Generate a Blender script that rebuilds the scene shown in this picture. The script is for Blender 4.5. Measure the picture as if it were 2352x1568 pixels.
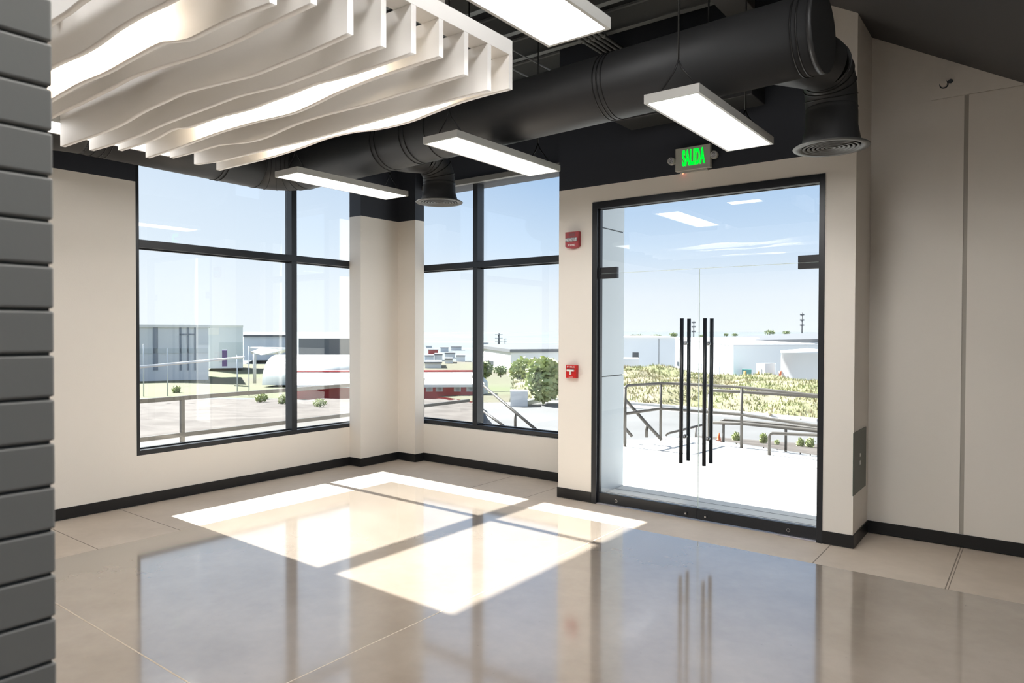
import bpy, bmesh, math, random
from mathutils import Vector, Matrix, noise
random.seed(7)
for o in list(bpy.data.objects): bpy.data.objects.remove(o, do_unlink=True)
C = bpy.context.scene.collection
sc = bpy.context.scene

# ------------------------------------------------------------------ camera
F_PX, YAW, PITCH, ROLL, H = 1597.46, 0.650380, -0.015107, 0.002819, 1.6
fw = Vector((-math.sin(YAW)*math.cos(PITCH), math.cos(YAW)*math.cos(PITCH), math.sin(PITCH)))
rt0 = Vector((math.cos(YAW), math.sin(YAW), 0)); up0 = rt0.cross(fw)
rt = math.cos(ROLL)*rt0 + math.sin(ROLL)*up0
up = -math.sin(ROLL)*rt0 + math.cos(ROLL)*up0
cam_d = bpy.data.cameras.new('camera'); cam = bpy.data.objects.new('camera', cam_d); C.objects.link(cam)
cam.matrix_world = Matrix(((rt.x, up.x, -fw.x, 0), (rt.y, up.y, -fw.y, 0), (rt.z, up.z, -fw.z, H), (0, 0, 0, 1)))
cam_d.sensor_width = 36; cam_d.lens = F_PX/2352*36; cam_d.clip_start = 0.05; cam_d.clip_end = 9000
cam_d.dof.use_dof = True; cam_d.dof.focus_distance = 6.0; cam_d.dof.aperture_fstop = 4.5
sc.camera = cam
def at(x, y, d):            # survey: photograph pixel + distance along the view axis -> point in the place
    return Vector((0, 0, H)) + fw*d + rt*((x-1176)*d/F_PX) - up*((y-784)*d/F_PX)
def gr(x, y, z=0.0):        # the same on a horizontal level
    r = fw*F_PX + rt*(x-1176) - up*(y-784)
    return Vector((0, 0, H)) + r*((z-H)/r.z)

# ------------------------------------------------------------------ sky, sun, exposure
sc.view_settings.view_transform = 'Standard'; sc.view_settings.look = 'None'
sc.view_settings.exposure = 0.65; sc.view_settings.gamma = 1.0; sc.view_settings.use_curve_mapping = False
SUN_DIR = Vector((1, -0.022, -0.846)).normalized()
SKY = .82; SUN = 16.0; PANEL = 13.5; LINEAR = 13.0
w = bpy.data.worlds.new('sky'); sc.world = w; w.use_nodes = True
nt = w.node_tree; nt.nodes.clear()
def nd(nt, t, **k):
    n = nt.nodes.new(t)
    for a, b in k.items(): setattr(n, a, b)
    return n
tc = nd(nt, 'ShaderNodeTexCoord'); sep = nd(nt, 'ShaderNodeSeparateXYZ'); nt.links.new(tc.outputs['Generated'], sep.inputs[0])
ramp = nd(nt, 'ShaderNodeValToRGB'); nt.links.new(sep.outputs['Z'], ramp.inputs[0])
e = ramp.color_ramp.elements
e[0].position = 0.0; e[0].color = (.80, .84, .88, 1)
e[1].position = 1.0; e[1].color = (.48, .60, .82, 1)
for p, c in ((.05, (.74, .79, .86, 1)), (.12, (.54, .66, .82, 1)), (.22, (.36, .51, .74, 1)), (.45, (.44, .57, .79, 1))):
    k = e.new(p); k.color = c
dn = nd(nt, 'ShaderNodeMath', operation='MULTIPLY'); nt.links.new(sep.outputs['X'], dn.inputs[0]); dn.inputs[1].default_value = -1.0
mr = nd(nt, 'ShaderNodeMapRange'); nt.links.new(dn.outputs[0], mr.inputs[0])
mr.inputs[1].default_value = .55; mr.inputs[2].default_value = 1.0; mr.inputs[3].default_value = 0; mr.inputs[4].default_value = .75
mx = nd(nt, 'ShaderNodeMixRGB'); nt.links.new(mr.outputs[0], mx.inputs[0]); nt.links.new(ramp.outputs[0], mx.inputs[1]); mx.inputs[2].default_value = (.78, .83, .89, 1)
bg = nd(nt, 'ShaderNodeBackground'); nt.links.new(mx.outputs[0], bg.inputs[0]); bg.inputs[1].default_value = SKY
wo = nd(nt, 'ShaderNodeOutputWorld'); nt.links.new(bg.outputs[0], wo.inputs[0])
sd = bpy.data.lights.new('sun', 'SUN'); so = bpy.data.objects.new('sun', sd); C.objects.link(so)
sd.energy = SUN; sd.angle = math.radians(.55); sd.color = (1.0, .985, .955)
so.rotation_euler = (-SUN_DIR).to_track_quat('Z', 'Y').to_euler(); so.location = (-12, 3, 11)

# ------------------------------------------------------------------ materials
def mat(name, col, rough=.6, metal=0.0, noise_amt=0.0, nscale=6.0, bump=0.0, bscale=40.0, spec=.5, col2=None, detail=4.0):
    m = bpy.data.materials.new(name); m.use_nodes = True; t = m.node_tree; b = t.nodes['Principled BSDF']
    b.inputs['Roughness'].default_value = rough; b.inputs['Metallic'].default_value = metal
    b.inputs['Specular IOR Level'].default_value = spec
    b.inputs['Base Color'].default_value = (*col, 1)
    co = nd(t, 'ShaderNodeTexCoord')
    if noise_amt > 0 or col2:
        n = nd(t, 'ShaderNodeTexNoise'); n.inputs['Scale'].default_value = nscale; n.inputs['Detail'].default_value = detail
        t.links.new(co.outputs['Object'], n.inputs['Vector'])
        r = nd(t, 'ShaderNodeValToRGB'); t.links.new(n.outputs['Fac'], r.inputs[0])
        r.color_ramp.elements[0].position = .35; r.color_ramp.elements[1].position = .65
        c2 = col2 or tuple(c*(1-noise_amt) for c in col)
        r.color_ramp.elements[0].color = (*c2, 1); r.color_ramp.elements[1].color = (*col, 1)
        t.links.new(r.outputs[0], b.inputs['Base Color'])
    if bump > 0:
        n2 = nd(t, 'ShaderNodeTexNoise'); n2.inputs['Scale'].default_value = bscale; n2.inputs['Detail'].default_value = 5
        t.links.new(co.outputs['Object'], n2.inputs['Vector'])
        bp = nd(t, 'ShaderNodeBump'); bp.inputs['Strength'].default_value = bump; bp.inputs['Distance'].default_value = .01
        t.links.new(n2.outputs['Fac'], bp.inputs['Height']); t.links.new(bp.outputs[0], b.inputs['Normal'])
    return m
def emis(name, col, s):
    m = bpy.data.materials.new(name); m.use_nodes = True; t = m.node_tree; t.nodes.clear()
    e_ = nd(t, 'ShaderNodeEmission'); e_.inputs[0].default_value = (*col, 1); e_.inputs[1].default_value = s
    o = nd(t, 'ShaderNodeOutputMaterial'); t.links.new(e_.outputs[0], o.inputs[0]); return m
def glass(name, tint=(.97, .985, .98), f0=.04, gain=1.0):
    m = bpy.data.materials.new(name); m.use_nodes = True; t = m.node_tree; t.nodes.clear()
    g = nd(t, 'ShaderNodeNewGeometry'); d = nd(t, 'ShaderNodeVectorMath', operation='DOT_PRODUCT')
    t.links.new(g.outputs['Normal'], d.inputs[0]); t.links.new(g.outputs['Incoming'], d.inputs[1])
    a = nd(t, 'ShaderNodeMath', operation='ABSOLUTE'); t.links.new(d.outputs['Value'], a.inputs[0])
    s = nd(t, 'ShaderNodeMath', operation='SUBTRACT'); s.inputs[0].default_value = 1; t.links.new(a.outputs[0], s.inputs[1])
    p = nd(t, 'ShaderNodeMath', operation='POWER'); t.links.new(s.outputs[0], p.inputs[0]); p.inputs[1].default_value = 5
    q = nd(t, 'ShaderNodeMath', operation='MULTIPLY_ADD'); t.links.new(p.outputs[0], q.inputs[0]); q.inputs[1].default_value = (1-f0)*gain; q.inputs[2].default_value = f0*gain
    tr = nd(t, 'ShaderNodeBsdfTransparent'); tr.inputs[0].default_value = (*tint, 1)
    gl = nd(t, 'ShaderNodeBsdfGlossy'); gl.inputs['Roughness'].default_value = 0.0
    mxs = nd(t, 'ShaderNodeMixShader'); t.links.new(q.outputs[0], mxs.inputs[0]); t.links.new(tr.outputs[0], mxs.inputs[1]); t.links.new(gl.outputs[0], mxs.inputs[2])
    o = nd(t, 'ShaderNodeOutputMaterial'); t.links.new(mxs.outputs[0], o.inputs[0]); return m

M = {}
M['cream'] = mat('cream_paint', (.80, .75, .68), .55, bump=.05, bscale=120, spec=.3)
M['black'] = mat('black_paint', (.028, .031, .040), .55, bump=.04, bscale=120, spec=.35)
M['base'] = mat('rubber_base', (.012, .012, .013), .35, spec=.4)
M['frame'] = mat('dark_aluminium', (.014, .016, .020), .32, spec=.5)
M['glass'] = glass('clear_glass')
M['glass_edge'] = mat('glass_edge', (.80, .90, .87), .2)
M['duct'] = mat('black_sheet_metal', (.029, .029, .030), .5, spec=.55)
M['duct_seam'] = mat('duct_seam', (.006, .006, .006), .5)
M['steel'] = mat('dark_steel_joist', (.17, .18, .18), .55)
M['deck'] = mat('black_deck', (.006, .007, .009), .7)
M['white'] = mat('white_baffle', (.93, .90, .86), .5, spec=.3)
M['fixture'] = mat('light_fixture_metal', (.50, .49, .46), .4, metal=.0)
M['diffuser'] = emis('lit_diffuser', (1.0, .985, .97), PANEL)
M['linear'] = emis('lit_linear', (1.0, .87, .70), LINEAR)
M['cable'] = mat('black_cable', (.01, .01, .01), .5)
M['grille'] = mat('diffuser_grey', (.085, .085, .080), .45)
M['brick'] = mat('grey_glazed_brick', (.25, .243, .225), .5, bump=.03, bscale=60, spec=.4)
M['grout'] = mat('brick_joint', (.05, .048, .042), .8)
M['red'] = mat('red_plastic', (.55, .012, .012), .35)
M['dark_red'] = mat('dark_red_plastic', (.33, .02, .03), .35)
M['whitep'] = mat('white_plastic', (.75, .74, .70), .4)
M['lens'] = mat('strobe_lens', (.6, .6, .62), .1, col2=(.15, .15, .16), nscale=90)
M['sign'] = mat('sign_housing', (.42, .41, .37), .45)
M['green'] = emis('lit_green_letters', (.0, 1.0, .03), 1.1)
M['redled'] = emis('red_indicator', (1.0, .10, .05), 6.0)
M['panel_grey'] = mat('grey_access_panel', (.10, .11, .085), .45)
M['chrome'] = mat('satin_chrome', (.6, .6, .6), .25, metal=1.0)
M['stairsoffit'] = mat('dark_stair_underside', (.052, .052, .054), .5, spec=.4)
M['groove'] = mat('wall_joint_shadow_gap', (.40, .37, .32), .7)
M['threshold'] = mat('threshold_metal', (.55, .54, .60), .3, metal=.6)
def floor_mat(name, c1, c2, rough, spec, extra):
    m = bpy.data.materials.new(name); m.use_nodes = True; t = m.node_tree; b = t.nodes['Principled BSDF']
    co = nd(t, 'ShaderNodeTexCoord')
    n1 = nd(t, 'ShaderNodeTexNoise'); n1.inputs['Scale'].default_value = 1.3; n1.inputs['Detail'].default_value = 7; n1.inputs['Roughness'].default_value = .6
    n2 = nd(t, 'ShaderNodeTexNoise'); n2.inputs['Scale'].default_value = 14; n2.inputs['Detail'].default_value = 2
    n3 = nd(t, 'ShaderNodeTexVoronoi'); n3.inputs['Scale'].default_value = 9
    for n in (n1, n2, n3): t.links.new(co.outputs['Object'], n.inputs['Vector'])
    r = nd(t, 'ShaderNodeValToRGB'); t.links.new(n1.outputs['Fac'], r.inputs[0])
    r.color_ramp.elements[0].position = .3; r.color_ramp.elements[0].color = (*c1, 1); r.color_ramp.elements[1].position = .7; r.color_ramp.elements[1].color = (*c2, 1)
    r2 = nd(t, 'ShaderNodeMapRange'); t.links.new(n2.outputs['Fac'], r2.inputs[0]); r2.inputs[3].default_value = .95; r2.inputs[4].default_value = 1.05
    ml = nd(t, 'ShaderNodeMixRGB', blend_type='MULTIPLY'); ml.inputs[0].default_value = 1; t.links.new(r.outputs[0], ml.inputs[1]); t.links.new(r2.outputs[0], ml.inputs[2])
    # small pits and scuffs
    r3 = nd(t, 'ShaderNodeMapRange'); t.links.new(n3.outputs['Distance'], r3.inputs[0]); r3.inputs[1].default_value = .02; r3.inputs[2].default_value = .05; r3.inputs[3].default_value = .65; r3.inputs[4].default_value = 1
    ml2 = nd(t, 'ShaderNodeMixRGB', blend_type='MULTIPLY'); ml2.inputs[0].default_value = extra; t.links.new(ml.outputs[0], ml2.inputs[1]); t.links.new(r3.outputs[0], ml2.inputs[2])
    t.links.new(ml2.outputs[0], b.inputs['Base Color'])
    rr = nd(t, 'ShaderNodeMapRange'); t.links.new(n1.outputs['Fac'], rr.inputs[0]); rr.inputs[3].default_value = rough*.7; rr.inputs[4].default_value = rough*1.4
    t.links.new(rr.outputs[0], b.inputs['Roughness']); b.inputs['Specular IOR Level'].default_value = min(spec, .9)
    b.inputs['Coat Weight'].default_value = 1.0 if spec > .9 else 0.0; b.inputs['Coat Roughness'].default_value = .07
    bp = nd(t, 'ShaderNodeBump'); bp.inputs['Strength'].default_value = .05 if spec < .9 else 0.0; bp.inputs['Distance'].default_value = .003
    t.links.new(n2.outputs['Fac'], bp.inputs['Height']); t.links.new(bp.outputs[0], b.inputs['Normal'])
    return m
M['polished'] = floor_mat('polished_concrete', (.245, .200, .160), (.33, .278, .228), .12, 1.0, .5)
M['matte'] = floor_mat('unpolished_concrete', (.46, .385, .31), (.58, .50, .415), .55, .3, .3)
M['joint'] = mat('floor_saw_joint', (.50, .42, .33), .6)
M['jointd'] = mat('floor_dark_joint', (.20, .165, .13), .7)
# outside
M['concrete'] = mat('pale_concrete', (.62, .61, .59), .8, noise_amt=.08, nscale=1.2)
M['asphalt'] = mat('worn_asphalt', (0.152, 0.152, 0.152), .9, noise_amt=.2, nscale=.3)
M['dirt'] = mat('bare_earth', (.112, .096, .084), .95, col2=(.066, .053, .045), nscale=.9, detail=8)
M['grassland'] = mat('rough_grass', (0.225, 0.234, 0.108), .95, col2=(0.261, 0.225, 0.153), nscale=.2, detail=8)
M['meadow'] = mat('green_field', (0.101, 0.117, 0.046), .95, col2=(0.110, 0.095, 0.067), nscale=.03, detail=8)
M['blade'] = mat('grass_blade', (.25, .285, .12), .8, col2=(.38, .325, .21), nscale=.6)
M['plain'] = mat('haze_tinted_plain', (0.140, 0.158, 0.162), .95, col2=(0.099, 0.117, 0.126), nscale=.008, detail=10)  # distance haze is put into this pale bluish grey
M['leaf'] = mat('leaf_green', (.12, .18, .055), .7, col2=(.20, .24, .09), nscale=1.0)
M['leaf2'] = mat('yellow_green_leaf', (.44, .47, .22), .7, col2=(.30, .36, .15), nscale=.8)
M['trunk'] = mat('bark', (.12, .09, .07), .9)
M['cladding'] = mat('pale_grey_cladding', (.52, .57, .60), .45)
M['bwhite'] = mat('building_white', (.74, .74, .73), .8, noise_amt=.04, nscale=.2)
M['bgrey'] = mat('building_grey', (.66, .69, .72), .8, noise_amt=.05, nscale=.2)
M['broof'] = mat('building_roof_grey', (.13, .135, .145), .7)
M['bcol'] = mat('facade_dark_grey', (.24, .27, .32), .6)
M['bred'] = mat('building_red', (.50, .06, .06), .7)
M['bdark'] = mat('dark_opening', (.05, .06, .07), .4)
M['rail'] = mat('bronze_railing_paint', (0.077, 0.070, 0.061), .4)
M['blue'] = mat('blue_paint', (.05, .20, .60), .5)
M['purple'] = mat('purple_container', (.12, .07, .22), .6)
M['orange'] = mat('orange_cone', (.85, .16, .04), .5)
M['tealbin'] = mat('teal_bin', (.08, .22, .20), .6)

# ------------------------------------------------------------------ mesh helpers
def bx(bm, x0, x1, y0, y1, z0, z1, mi=0, bev=0.0):
    vs = [bm.verts.new((x, y, z)) for x in (x0, x1) for y in (y0, y1) for z in (z0, z1)]
    fs = [bm.faces.new([vs[i] for i in q]) for q in ((0, 1, 3, 2), (4, 6, 7, 5), (0, 4, 5, 1), (2, 3, 7, 6), (0, 2, 6, 4), (1, 5, 7, 3))]
    for f in fs: f.material_index = mi
    if bev > 0:
        es = list({e_ for f in fs for e_ in f.edges})
        r = bmesh.ops.bevel(bm, geom=es, offset=bev, segments=2, affect='EDGES', profile=.5)
        for f in r['faces']: f.material_index = mi
    return vs
def tube(bm, pts, r, seg=24, caps=True, mi=0, up_hint=Vector((0, 0, 1))):
    pts = [Vector(p) for p in pts]; n = len(pts); rs = r if isinstance(r, (list, tuple)) else [r]*n
    rings = []
    prev = None
    for i, p in enumerate(pts):
        if i == 0: t = pts[1]-p
        elif i == n-1: t = p-pts[i-1]
        else: t = (pts[i+1]-p).normalized() + (p-pts[i-1]).normalized()
        t.normalize()
        if prev is None:
            a = t.cross(up_hint)
            if a.length < 1e-3: a = t.cross(Vector((1, 0, 0)))
        else: a = prev - t*prev.dot(t)
        a.normalize(); b = t.cross(a); prev = a
        k = 1.0
        if 0 < i < n-1:
            c = (pts[i+1]-p).normalized().dot((p-pts[i-1]).normalized()); 
            k = 1.0
        rings.append([bm.verts.new(p + (a*math.cos(2*math.pi*j/seg) + b*math.sin(2*math.pi*j/seg))*rs[i]*k) for j in range(seg)])
    for i in range(n-1):
        for j in range(seg):
            f = bm.faces.new((rings[i][j], rings[i][(j+1) % seg], rings[i+1][(j+1) % seg], rings[i+1][j])); f.material_index = mi; f.smooth = True
    if caps:
        for rg in (rings[0][::-1], rings[-1]):
            f = bm.faces.new(rg); f.material_index = mi
def lathe(bm, cx, cy, prof, seg=48, mi=0):   # prof: (r, z)
    rings = []
    for r, z in prof:
        rings.append([bm.verts.new((cx+r*math.cos(2*math.pi*j/seg), cy+r*math.sin(2*math.pi*j/seg), z)) for j in range(seg)])
    for i in range(len(prof)-1):
        for j in range(seg):
            f = bm.faces.new((rings[i][j], rings[i][(j+1) % seg], rings[i+1][(j+1) % seg], rings[i+1][j])); f.material_index = mi; f.smooth = True
def poly(bm, pts, mi=0):
    f = bm.faces.new([bm.verts.new(p) for p in pts]); f.material_index = mi; return f
def extr(bm, poly2, axis, a, b, mi=0):  # prism from a 2D outline, extruded along axis from a to b
    def P(u, v, w_):
        return {0: (w_, u, v), 1: (u, w_, v), 2: (u, v, w_)}[axis]
    A = [bm.verts.new(P(u, v, a)) for u, v in poly2]; B = [bm.verts.new(P(u, v, b)) for u, v in poly2]
    n = len(A); fs = [bm.faces.new(A[::-1]), bm.faces.new(B)]
    for i in range(n): fs.append(bm.faces.new((A[i], A[(i+1) % n], B[(i+1) % n], B[i])))
    for f in fs: f.material_index = mi
    return fs
WL = {}
def obj(name, bm, mats, parent=None, label=None, cat=None, group=None, kind=None, origin=None):
    if not isinstance(mats, (list, tuple)): mats = [mats]
    bmesh.ops.recalc_face_normals(bm, faces=bm.faces)
    if parent is not None: org = Vector((0, 0, 0)); base = WL[parent.name]
    else:
        if origin is None:
            xs = [v.co for v in bm.verts]
            lo = [min(c[i] for c in xs) for i in range(3)]; hi = [max(c[i] for c in xs) for i in range(3)]
            origin = ((lo[0]+hi[0])/2, (lo[1]+hi[1])/2, lo[2])
        base = Vector(origin)
    for v in bm.verts: v.co -= base
    me = bpy.data.meshes.new(name); bm.to_mesh(me); bm.free()
    for m in mats: me.materials.append(m)
    o = bpy.data.objects.new(name, me); C.objects.link(o)
    if parent is not None: o.parent = parent; WL[o.name] = base.copy()
    else: o.location = base; WL[o.name] = base.copy()
    tag(o, label, cat, group, kind)
    return o
def tag(o, label=None, cat=None, group=None, kind=None):
    if label: o['label'] = label
    if cat: o['category'] = cat
    if group: o['group'] = group
    if kind: o['kind'] = kind
def empty(name, loc, label=None, cat=None, group=None, kind=None):
    o = bpy.data.objects.new(name, None); C.objects.link(o); o.location = loc; o.empty_display_size = .1
    WL[o.name] = Vector(loc); tag(o, label, cat, group, kind); return o
def dup(root, loc, label=None, group=None):
    r = root.copy(); C.objects.link(r); r.location = loc; WL[r.name] = Vector(loc)
    if label: r['label'] = label
    if group: r['group'] = group
    for ch in list(root.children):
        c = ch.copy(); C.objects.link(c); c.parent = r
        for g in list(ch.children):
            d = g.copy(); C.objects.link(d); d.parent = c
    return r
def nb(): return bmesh.new()
def struct(name, bm, mats, parent=None): return obj(name, bm, mats, parent, kind='structure')

# ------------------------------------------------------------------ room shell
ZB = 2.94          # where the cream paint stops and the black starts
ZC = 4.4           # deck
XA, YB, YD, XE = -6.53, 6.15, 5.59, -1.09
X_R, Y_K = 4.0, -4.5   # far right and back walls, out of the frame
def wall_piece(bm, x0, x1, y0, y1, z0, z1):
    if z1 <= ZB: bx(bm, x0, x1, y0, y1, z0, z1, 0)
    elif z0 >= ZB: bx(bm, x0, x1, y0, y1, z0, z1, 1)
    else: bx(bm, x0, x1, y0, y1, z0, ZB, 0); bx(bm, x0, x1, y0, y1, ZB, z1, 1)
CB = [M['cream'], M['black']]
# floor: polished slab with an unpolished strip along the outside walls
XS, YS = -5.46, 5.07
bm = nb()
bx(bm, XS, X_R, Y_K, YS, -.15, 0, 0)
bx(bm, XA-.12, XS, Y_K, 6.47, -.15, 0, 1)
bx(bm, XS, X_R, YS, 5.70, -.15, 0, 1); bx(bm, XS, -3.60, 5.70, 6.2, -.15, 0, 1); bx(bm, -1.12, X_R, 5.70, 6.2, -.15, 0, 1)
def jnt(x0, x1, y0, y1, mi): bx(bm, x0, x1, y0, y1, -.001, .0006, mi)
jnt(XS, X_R, 1.603, 1.611, 2); jnt(-2.709, -2.702, Y_K, YS, 2)
jnt(-1.245, -1.238, YS, 5.59, 3); jnt(XA, XS, 2.80, 2.806, 3); jnt(XA, XS, 2.19, 2.196, 3)
jnt(-.462, -.455, YS, 6.13, 3); jnt(-.445, -.440, YS, 6.13, 3); jnt(-4.62, -4.614, YS, 6.15, 3)
jnt(-3.93, -3.925, YS, 6.15, 3)
struct('floor', bm, [M['polished'], M['matte'], M['joint'], M['jointd']])

# left wall with window 1
WA = dict(y0=2.955, y1=5.78, z0=.455, z1=3.45)
bm = nb()
XO = XA-.17
wall_piece(bm, XO, XA, Y_K, WA['y0'], 0, ZC)
wall_piece(bm, XO, XA, WA['y0'], WA['y1'], 0, WA['z0'])
wall_piece(bm, XO, XA, WA['y0'], WA['y1'], WA['z1'], ZC)
struct('wall_left', bm, CB)
# corner pier
bm = nb()
wall_piece(bm, XA, -6.33, 5.40, 6.15, 0, ZC)
wall_piece(bm, XO, -6.38, 5.78, 6.47, 0, ZC)
wall_piece(bm, -6.33, -6.04, 6.00, YB, 0, ZC)
struct('wall_corner', bm, CB)
# front wall with window 2
WB = dict(x0=-6.38, x1=-3.80, z0=.455, z1=3.45)
bm = nb()
wall_piece(bm, WB['x0'], WB['x1'], YB, 6.47, 0, WB['z0'])
wall_piece(bm, WB['x0'], WB['x1'], YB, 6.47, 3.31, ZC)
wall_piece(bm, WB['x1'], -3.69, YB, 6.47, 0, ZC)
struct('wall_front', bm, CB)
# entrance block that steps into the room
DX0, DX1, DZ = -3.32, -1.30, 2.79
bm = nb()
wall_piece(bm, -3.69, DX0, YD, 5.76, 0, ZC)
bx(bm, DX1, XE, YD, 6.13, 0, ZC, 0)
wall_piece(bm, DX0, DX1, YD, 5.76, DZ, ZC)
struct('wall_entrance', bm, CB)
bm = nb()   # cladding of the outside porch, left return with its joints, and the porch ceiling
for z0, z1 in ((-.1, 1.142), (1.154, 2.62), (2.632, 3.6)):
    bx(bm, -3.70, -3.47, 5.765, 6.49, z0, z1, 0)
bx(bm, -3.70, -3.48, 5.765, 6.48, -.1, 3.6, 1)
struct('trim_1', bm, [M['cladding'], M['bdark']])
# recessed wall right of the entrance
bm = nb()
bx(bm, XE-.2, X_R, 6.13, 6.47, 0, ZC, 0)
bx(bm, -.886, -.47, 6.122, 6.13, .1, 3.345, 0, )
bx(bm, -.442, X_R, 6.122, 6.13, .1, 3.345, 0, )
bx(bm, -.68, X_R, 6.120, 6.13, 3.351, 3.57, 0)
struct('wall_recess', bm, CB)
bm = nb()
bx(bm, -.470, -.442, 6.127, 6.1305, .1, 3.345, 0); 
struct('trim_2', bm, [M['groove']])
bm = nb(); wall_piece(bm, X_R, X_R+.2, Y_K, 6.47, 0, 1.9); wall_piece(bm, X_R, X_R+.2, Y_K, 6.47, 4.2, ZC); wall_piece(bm, X_R, X_R+.2, 4.4, 6.47, 1.9, 4.2); wall_piece(bm, X_R, X_R+.2, Y_K, -3.8, 1.9, 4.2); struct('wall_right', bm, [M['cream'], M['black']])
root = empty('window_added_fill', (X_R, .3, 1.9), kind='structure')  # unseen strip window, added to let sky light reach the baffles and brick
bm = nb()
for yy in (-3.8, -2.16, -.52, 1.12, 2.76, 4.335): bx(bm, X_R+.04, X_R+.16, yy, yy+.065, 1.9, 4.2)
for zz in (1.9, 4.135): bx(bm, X_R+.041, X_R+.159, -3.8, 4.4, zz, zz+.065)
struct('window_frame', bm, [M['frame']], root)
for yy in (-3.735, -2.095, -.455, 1.185, 2.825):
    for z0, z1 in ((1.966, 4.134), ):
        bm = nb(); bx(bm, X_R+.096, X_R+.104, yy, yy+1.51+(.06 if yy < 2 else 0), z0, z1); struct('window_pane', bm, [M['glass']], root)
bm = nb(); bx(bm, X_R+.2, 60, -40, 40, -.6, -.02); struct('yard', bm, [M['concrete']])
bm = nb(); wall_piece(bm, XO, X_R+.2, Y_K-.2, Y_K, 0, ZC); struct('wall_back', bm, [M['cream'], M['black']])
bm = nb(); bx(bm, XO, X_R+.2, Y_K-.2, 6.47, ZC, ZC+.2); struct('ceiling', bm, M['deck'])
# baseboards
def basebd(name, segs):
    bm = nb()
    for x0, x1, y0, y1 in segs:
        bx(bm, x0, x1, y0, y1, .004, .100, 0, bev=.0015)
    struct(name, bm, [M['base']])
T = .008
basebd('baseboard_left', [(XA, XA+T, Y_K, 5.40-T)])
basebd('baseboard_corner', [(XA, -6.33+T, 5.40-T, 5.40), (-6.33, -6.33+T, 5.40, 6.00-T), (-6.33, -6.04+T, 6.00-T, 6.00), (-6.04, -6.04+T, 6.00, YB-T)])
basebd('baseboard_front', [(-6.04, -3.69, YB-T, YB)])
basebd('baseboard_entrance', [(-3.69-T, DX0, YD-T, YD), (-3.69-T, -3.69, YD, YB-T), (DX1, XE+T, YD-T, YD), (XE, XE+T, YD, 6.13-T)])
basebd('baseboard_recess', [(XE, X_R, 6.122-T, 6.122)])

# ------------------------------------------------------------------ windows
FW, FD = .067, .12
def window(name, axis, base, a0, a1, z0, z1, mull, tz, sign, setback=0.0):
    # axis 0: window in a plane X=const (runs along Y); axis 1: plane Y=const (runs along X)
    root = empty(name, (base, (a0+a1)/2, z0) if axis == 0 else ((a0+a1)/2, base, z0), kind='structure')
    d0 = base + sign*setback; d1 = d0 + sign*FD; lo, hi = min(d0, d1), max(d0, d1)
    def B(bm, u0, u1, v0, v1, e0=lo, e1=hi, bev=.002):
        if axis == 0: bx(bm, e0, e1, u0, u1, v0, v1, 0, bev)
        else: bx(bm, u0, u1, e0, e1, v0, v1, 0, bev)
    bm = nb()
    s = .03   # slim outer stiles
    B(bm, a0, a0+s, z0, z1); B(bm, a1-.012, a1, z0, z1); B(bm, a0+s, a1-.012, z0, z0+.045); B(bm, a0+s, a1-.012, z1-.05, z1)
    m0, m1 = mull
    B(bm, m0, m1, z0+.045, tz[0]); B(bm, m0, m1, tz[1], z1-.05); B(bm, a0+s, a1-.012, tz[0], tz[1])
    # glazing beads, stepped back
    g0 = d0 + sign*.075; g1 = d0 + sign*.105; gl, gh = min(g0, g1), max(g0, g1)
    bays = ((a0+s, m0), (m1, a1-.012)); rows = ((z0+.045, tz[0]), (tz[1], z1-.05))
    for u0, u1 in bays:
        for v0, v1 in rows:
            B(bm, u0, u1, v1-.012, v1, gl, gh, 0); B(bm, u0, u1, v0, v0+.012, gl, gh, 0)
    struct('window_frame', bm, [M['frame']], root)
    gc = d0 + sign*.09
    for u0, u1 in bays:
        for v0, v1 in rows:
            b2 = nb()
            if axis == 0: bx(b2, gc-.004, gc+.004, u0+.001, u1-.001, v0+.001, v1-.001)
            else: bx(b2, u0+.001, u1-.001, gc-.004, gc+.004, v0+.001, v1-.001)
            struct('window_pane', b2, [M['glass']], root)
    return root
window('window_1', 0, XA, WA['y0'], WA['y1'], WA['z0'], WA['z1'], (4.602, 4.669), (2.353, 2.42), -1)
window('window_2', 1, YB, WB['x0'], WB['x1'], WB['z0']+.005, WB['z1'], (-5.285, -5.215), (2.335, 2.405), 1, .035)
# grey metal angle across the head of window 2
bm = nb(); bx(bm, -6.038, -3.81, YB-.03, YB+.025, 3.307, 3.315); bx(bm, -6.038, -3.695, YB-.034, YB-.03, 3.307, 3.365)
struct('trim_3', bm, [mat('grey_metal_angle', (.20, .20, .19), .5)])

# ------------------------------------------------------------------ entrance door
door = empty('door_1', ((DX0+DX1)/2, YD, 0), kind='structure')
bm = nb()
y0, y1 = YD-.006, YD+.10
bx(bm, DX0, DX0+.052, y0, y1, 0, DZ, 0, .002); bx(bm, DX1-.042, DX1, y0, y1, 0, DZ, 0, .002)
bx(bm, DX0+.052, DX1-.042, y0, y1, DZ-.062, DZ, 0, .002)
bx(bm, DX0+.052, DX0+.068, YD+.03, YD+.045, 0, DZ-.062); bx(bm, DX0+.052, DX1-.042, YD+.03, YD+.045, DZ-.074, DZ-.066)
struct('door_frame', bm, [M['frame']], door)
ox0, ox1 = DX0+.052, DX1-.042; GY = YD+.05; LZ = 2.13
bm = nb(); bx(bm, ox0+.001, ox1-.001, GY-.005, GY+.005, LZ+.004, DZ-.064); struct('transom_pane', bm, [M['glass']], door)
bm = nb(); bx(bm, ox0, ox1, GY-.0052, GY+.0052, LZ+.0005, LZ+.0035); struct('transom_edge', bm, [M['glass_edge']], door)
XM = -2.302
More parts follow.
